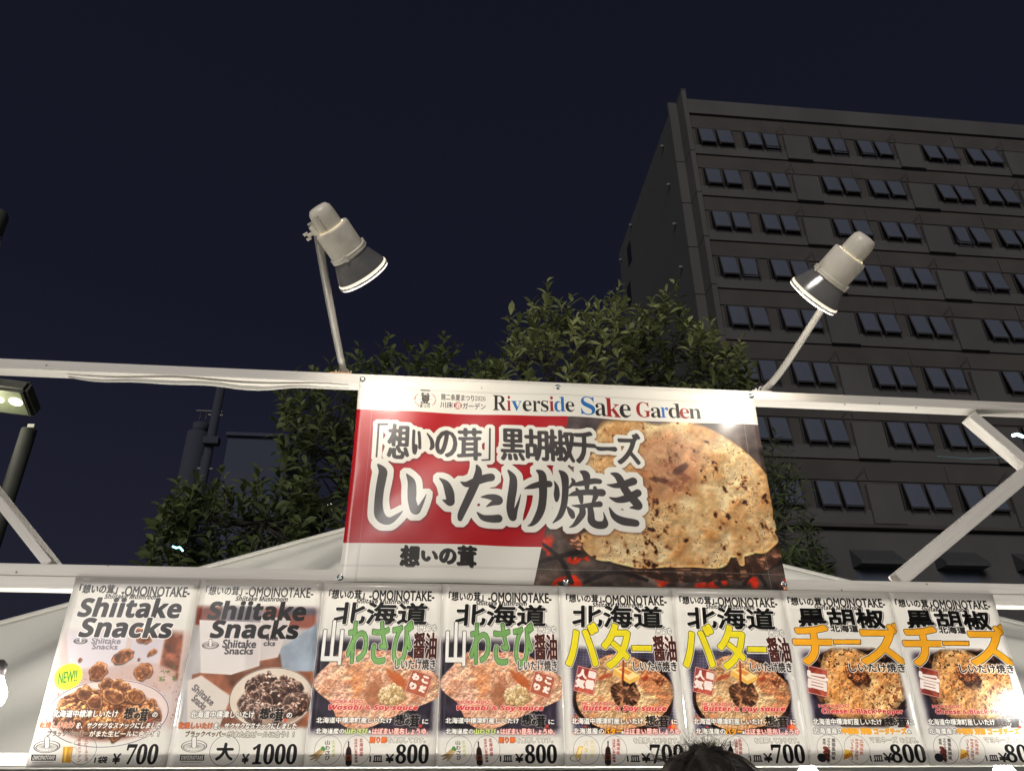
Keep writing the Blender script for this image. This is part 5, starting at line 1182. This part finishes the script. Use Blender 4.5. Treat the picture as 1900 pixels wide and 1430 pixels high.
    bm = bmesh.new(); tube(bm, bez(base+Vector((-.022, -.012, -.014)), base+Vector((-.022, -.012, .028)), base+Vector((.022, -.012, .028)), base+Vector((.022, -.012, -.014)), 10), .003, 6); bm_obj('saddle_clip', bm, M_STEEL, e)
    for sx in (-.032, .03):
        bm = bmesh.new(); tube(bm, [base+Vector((sx, -.01, -.015)), base+Vector((sx, -.01, .006))], .0045, 8); bm_obj('saddle_bolt', bm, M_STEEL, e)
    ld = bpy.data.lights.new('floodlight_beam', 'SPOT'); lo = bpy.data.objects.new('floodlight_beam', ld); COL.objects.link(lo)
    ld.energy = FLOOD_W; ld.color = (1, .90, .76); ld.spot_size = math.radians(165); ld.spot_blend = 1.0; ld.shadow_soft_size = .07
    lo.parent = e; lo.matrix_parent_inverse = Matrix.Translation(-e.location); lo.location = Lc+ax*.03
    lo.rotation_euler = (-ax).to_track_quat('Z', 'Y').to_euler()
    return e
FLOOD_W = 9.5
floodlight((676, 512), (598, 388), -.50, (638, 692), (630, 655, -.02, 612, 570, -.36), (590, 458), -.60, 'cream floodlight on the left arm, head tipped down to the right over the banner', True)
floodlight((1507, 552), (1588, 441), -.50, (1413, 722), (1448, 704, -.03, 1478, 640, -.17), (1600, 485), -.58, 'cream floodlight on the right arm, head tipped down to the left')

# ================================================================== BULBS INSIDE THE STALL
def bulb(P, r, w_, label, cord=True):
    e = empty('bulb', P, label, 'bulb', 'bare bulbs inside the stall'); P = Vector(P)
    bm = bmesh.new(); lathe(bm, [(0, -r), (r*.5, -r*.87), (r*.87, -r*.5), (r, 0), (r*.87, r*.5), (r*.6, r*.95), (r*.42, r*1.35)], P, (0, 0, 1), 24); bm_obj('glass', bm, M_BULB, e, True)
    bm = bmesh.new(); lathe(bm, [(r*.42, r*1.3), (r*.5, r*1.35), (r*.5, r*2.1), (r*.2, r*2.4), (0, r*2.4)], P, (0, 0, 1), 20); bm_obj('socket', bm, M_FRAME, e, True)
    if cord: bm = bmesh.new(); tube(bm, [P+Vector((0, 0, r*2.3)), P+Vector((0, .02, r*2.3+.12))], .003, 6); bm_obj('cord', bm, M_FRAME, e)
    ld = bpy.data.lights.new('bulb_light', 'POINT'); lo = bpy.data.objects.new('bulb_light', ld); COL.objects.link(lo); ld.energy = w_; ld.color = (1, .95, .86); ld.shadow_soft_size = r*1.2
    lo.parent = e; lo.matrix_parent_inverse = Matrix.Translation(-e.location); lo.location = P+Vector((0, -r*1.3, 0))
bulb(at(-17, 1290, Y=-.10), .046, 4.4, 'big white glowing bulb at the left edge, beside the first menu sheet', False)
bulb(at(1950, 1300, Y=-.10), .046, 3.4, 'white glowing bulb just past the right edge, beside the last menu sheet')
bulb(at(1502, 1446, Y=.5), .05, 20, 'white glowing bulb peeping out under the first amber cheese sheet')
bulb(at(1868, 1448, Y=.42), .055, 16, 'white glowing bulb peeping out under the last menu sheet')
for x_, l_ in ((.3, 'first snack sheet'), (1.05, 'first green wasabi sheet'), (1.75, 'left yellow butter sheet'), (2.35, 'right yellow butter sheet')): bulb((x_, .46, 1.90), .045, 27, 'added unseen bulb inside the stall, behind the '+l_)  # four bulbs added out of view to backlight the sheets evenly
w = at(1515, 1430, Y=.25); tag(boxo('paper_card', (w.x+.03, .2, w.z-.05), (.16, .001, .10), mat('cream_card', (.7, .68, .55), .6)), 'small cream paper card hanging under the first amber cheese sheet', 'card')

# ================================================================== PERSON IN FRONT
def person():
    hx = at(1312, 1386, Y=-1.62); X, Y, Zt = hx.x, -1.62, hx.z-.001
    e = empty('person', (X, Y, 0), 'person with tousled dark hair in front of the sheets, only the crown in view', 'person')
    MS = mat('skin', (.45, .28, .20), .5, bump=.05); MH = mat('dark_hair', (.022, .017, .013), .40, var=.4, scale=40, stretch=(1, 1, 6), bump=.4)
    MT = mat('navy_shirt', (.03, .035, .06), .8); MJ = mat('dark_trousers', (.03, .03, .03), .85)
    def skin_body(nm, verts, edges, radii, m, root_i=0, lev=2):
        me = bpy.data.meshes.new(nm); me.from_pydata(verts, edges, []); o = bpy.data.objects.new(nm, me); COL.objects.link(o)
        md = o.modifiers.new('s', 'SKIN'); 
        for i, r in enumerate(radii): me.skin_vertices[0].data[i].radius = (r, r) if not isinstance(r, tuple) else r
        me.skin_vertices[0].data[root_i].use_root = True
        o.modifiers.new('u', 'SUBSURF').levels = lev
        dg = bpy.context.evaluated_depsgraph_get(); m2 = bpy.data.meshes.new_from_object(o.evaluated_get(dg)); bpy.data.objects.remove(o)
        for p in m2.polygons: p.use_smooth = True
        m2.materials.clear(); return link(nm, m2, e, m)
    H = Zt-.02; S_ = H/1.70
    def P(x, y, z): return (X+x*S_, Y+y*S_, z*S_)
    J = [P(0, 0, .95), P(0, 0, 1.15), P(0, .0, 1.38), P(0, 0, 1.45), P(0, .01, 1.52), P(0, .02, 1.60),
         P(.17, 0, 1.39), P(.24, .02, 1.12), P(.22, .14, .92), P(.21, .20, .86), P(-.17, 0, 1.39), P(-.24, .02, 1.12), P(-.22, .14, .92), P(-.21, .20, .86),
         P(.09, 0, .86), P(.10, .02, .48), P(.10, -.02, .08), P(.10, .12, .035), P(-.09, 0, .86), P(-.10, .02, .48), P(-.10, -.02, .08), P(-.10, .12, .035)]
    E_ = [(0, 1), (1, 2), (2, 3), (3, 4), (4, 5), (2, 6), (6, 7), (7, 8), (8, 9), (2, 10), (10, 11), (11, 12), (12, 13), (0, 14), (14, 15), (15, 16), (16, 17), (0, 18), (18, 19), (19, 20), (20, 21)]
    Rr = [(.15, .10), (.14, .10), (.16, .10), .06, .052, .06, .055, .042, .03, .034, .055, .042, .03, .034, .085, .055, .04, .035, .085, .055, .04, .035]
    body_o = skin_body('body', J, E_, [tuple(v*S_ for v in r) if isinstance(r, tuple) else r*S_ for r in Rr], MS)
    def cloth(nm, keep, off, m):
        b2 = bmesh.new(); b2.from_mesh(body_o.data); bmesh.ops.delete(b2, geom=[f for f in b2.faces if not keep(f.calc_center_median())], context='FACES'); b2.normal_update()
        for v in b2.verts: v.co += v.normal*off
        o_ = bm_obj(nm, b2, m, e, True); md = o_.modifiers.new('hem', 'SOLIDIFY'); md.thickness = .004; return o_
    cloth('shirt', lambda c: .90*S_ < c.z < 1.47*S_ and (c.z > 1.16*S_ or abs(c.x-X) < .17), .010, MT)
    cloth('trousers', lambda c: .09*S_ < c.z <= .93*S_ and abs(c.x-X) < .178*S_, .014, MJ)
    # head facing the stall, with nose and ears
    cz = Zt-.115; hc = Vector((X, Y+.02, cz)); bm = bmesh.new(); bmesh.ops.create_uvsphere(bm, u_segments=28, v_segments=20, radius=1)
    for v in bm.verts:
        c = v.co.copy(); low = max(0, -c.z); v.co = Vector((c.x*.073*(1-.25*low), c.y*.092*(1-.12*low)+.01*low, c.z*.112)); 
        if c.y > .9 and abs(c.x) < .25 and -.5 < c.z < .1: v.co.y += .018
    for sx in (-1, 1):
        g = bmesh.ops.create_icosphere(bm, subdivisions=2, radius=1)
        for v in g['verts']: v.co = Vector((v.co.x*.010+sx*.076, v.co.y*.018, v.co.z*.030-.01))
    for v in bm.verts: v.co += hc
    bm_obj('head', bm, MS, e, True)
    bm = bmesh.new()
    for sx in (-1, 1):
        g = bmesh.ops.create_icosphere(bm, subdivisions=2, radius=.011)
        for v in g['verts']: v.co += hc+Vector((sx*.03, .078, .005))
    bm_obj('eyes', bm, mat('eye_white', (.7, .7, .7), .2), e, True)
    g = bmesh.new(); box(g, hc+Vector((0, .088, -.052)), (.045, .008, .010)); bm_obj('mouth', g, mat('lip', (.35, .14, .12), .5), e)
    # hair: cap plus locks and flyaway strands
    bm = bmesh.new(); bmesh.ops.create_icosphere(bm, subdivisions=5, radius=1); rg = random.Random(3)
    for v in bm.verts:
        c = v.co; a = math.atan2(c.y, c.x)
        k = 1+.035*math.sin(a*5+c.z*6)+.02*math.sin(a*13+c.z*9)
        if c.z > .55: k += .05*math.exp(-((c.x+.10)/.10)**2)-.035*math.exp(-((c.x+.32)/.12)**2)-.02*math.exp(-((c.x-.22)/.1)**2)
        v.co = Vector((c.x*.099*k, c.y*.112*k-.012, c.z*.112*k+.004)) if c.z > -.35 or c.y < .2 else Vector((c.x*.07, c.y*.08-.01, c.z*.10))
    for v in bm.verts: v.co += hc
    bm_obj('hair', bm, MH, e, True)
    bm = bmesh.new()
    def strand(p, d, L_, r, curl):
        pts = []; q = Vector(p); dd = Vector(d).normalized(); n = 6
        for k in range(n): pts.append(q.copy()); dd = (dd+Vector((rg.uniform(-curl, curl), rg.uniform(-curl, curl), rg.uniform(-curl, curl)-.10))).normalized(); q = q+dd*L_/n
        tube(bm, pts, [r*(1-.75*k/(n-1)) for k in range(n)], 3, False)
    for i in range(3000):
        a = rg.random()*6.283; el = rg.uniform(.25, 1.5); n_ = Vector((math.cos(a)*math.cos(el), math.sin(a)*math.cos(el), math.sin(el)))
        p = hc+Vector((n_.x*.098, n_.y*.110-.012, n_.z*.113+.003)); tang = Vector((n_.x, n_.y, 0)); tang = (tang-n_*tang.dot(n_)).normalized() if el < 1.45 else Vector((1, 0, 0))
        strand(p-n_*.003, tang*1.2+n_*rg.uniform(-.12, .10)-Vector((0, 0, .35))+Vector((rg.uniform(-.35, .35), rg.uniform(-.35, .35), 0)), rg.uniform(.04, .07), .0007, .12)
    for i in range(300):   # tuft and flyaways at the crown
        cx = rg.choice([0, 0, -.015, .012, -.06]); p = hc+Vector((cx+rg.gauss(0, .012), rg.gauss(-.02, .03), .112-abs(cx)*.25)); a = rg.random()*6.28
        strand(p, (math.cos(a)*.9+rg.uniform(-.5, .2), math.sin(a)*.5, rg.uniform(.25, .9)), rg.uniform(.025, .055), .00042, .45)
    o = bm_obj('loose_hair', bm, MH, e); o['kind'] = 'stuff'
person()

bpy.data.objects.remove(_to)
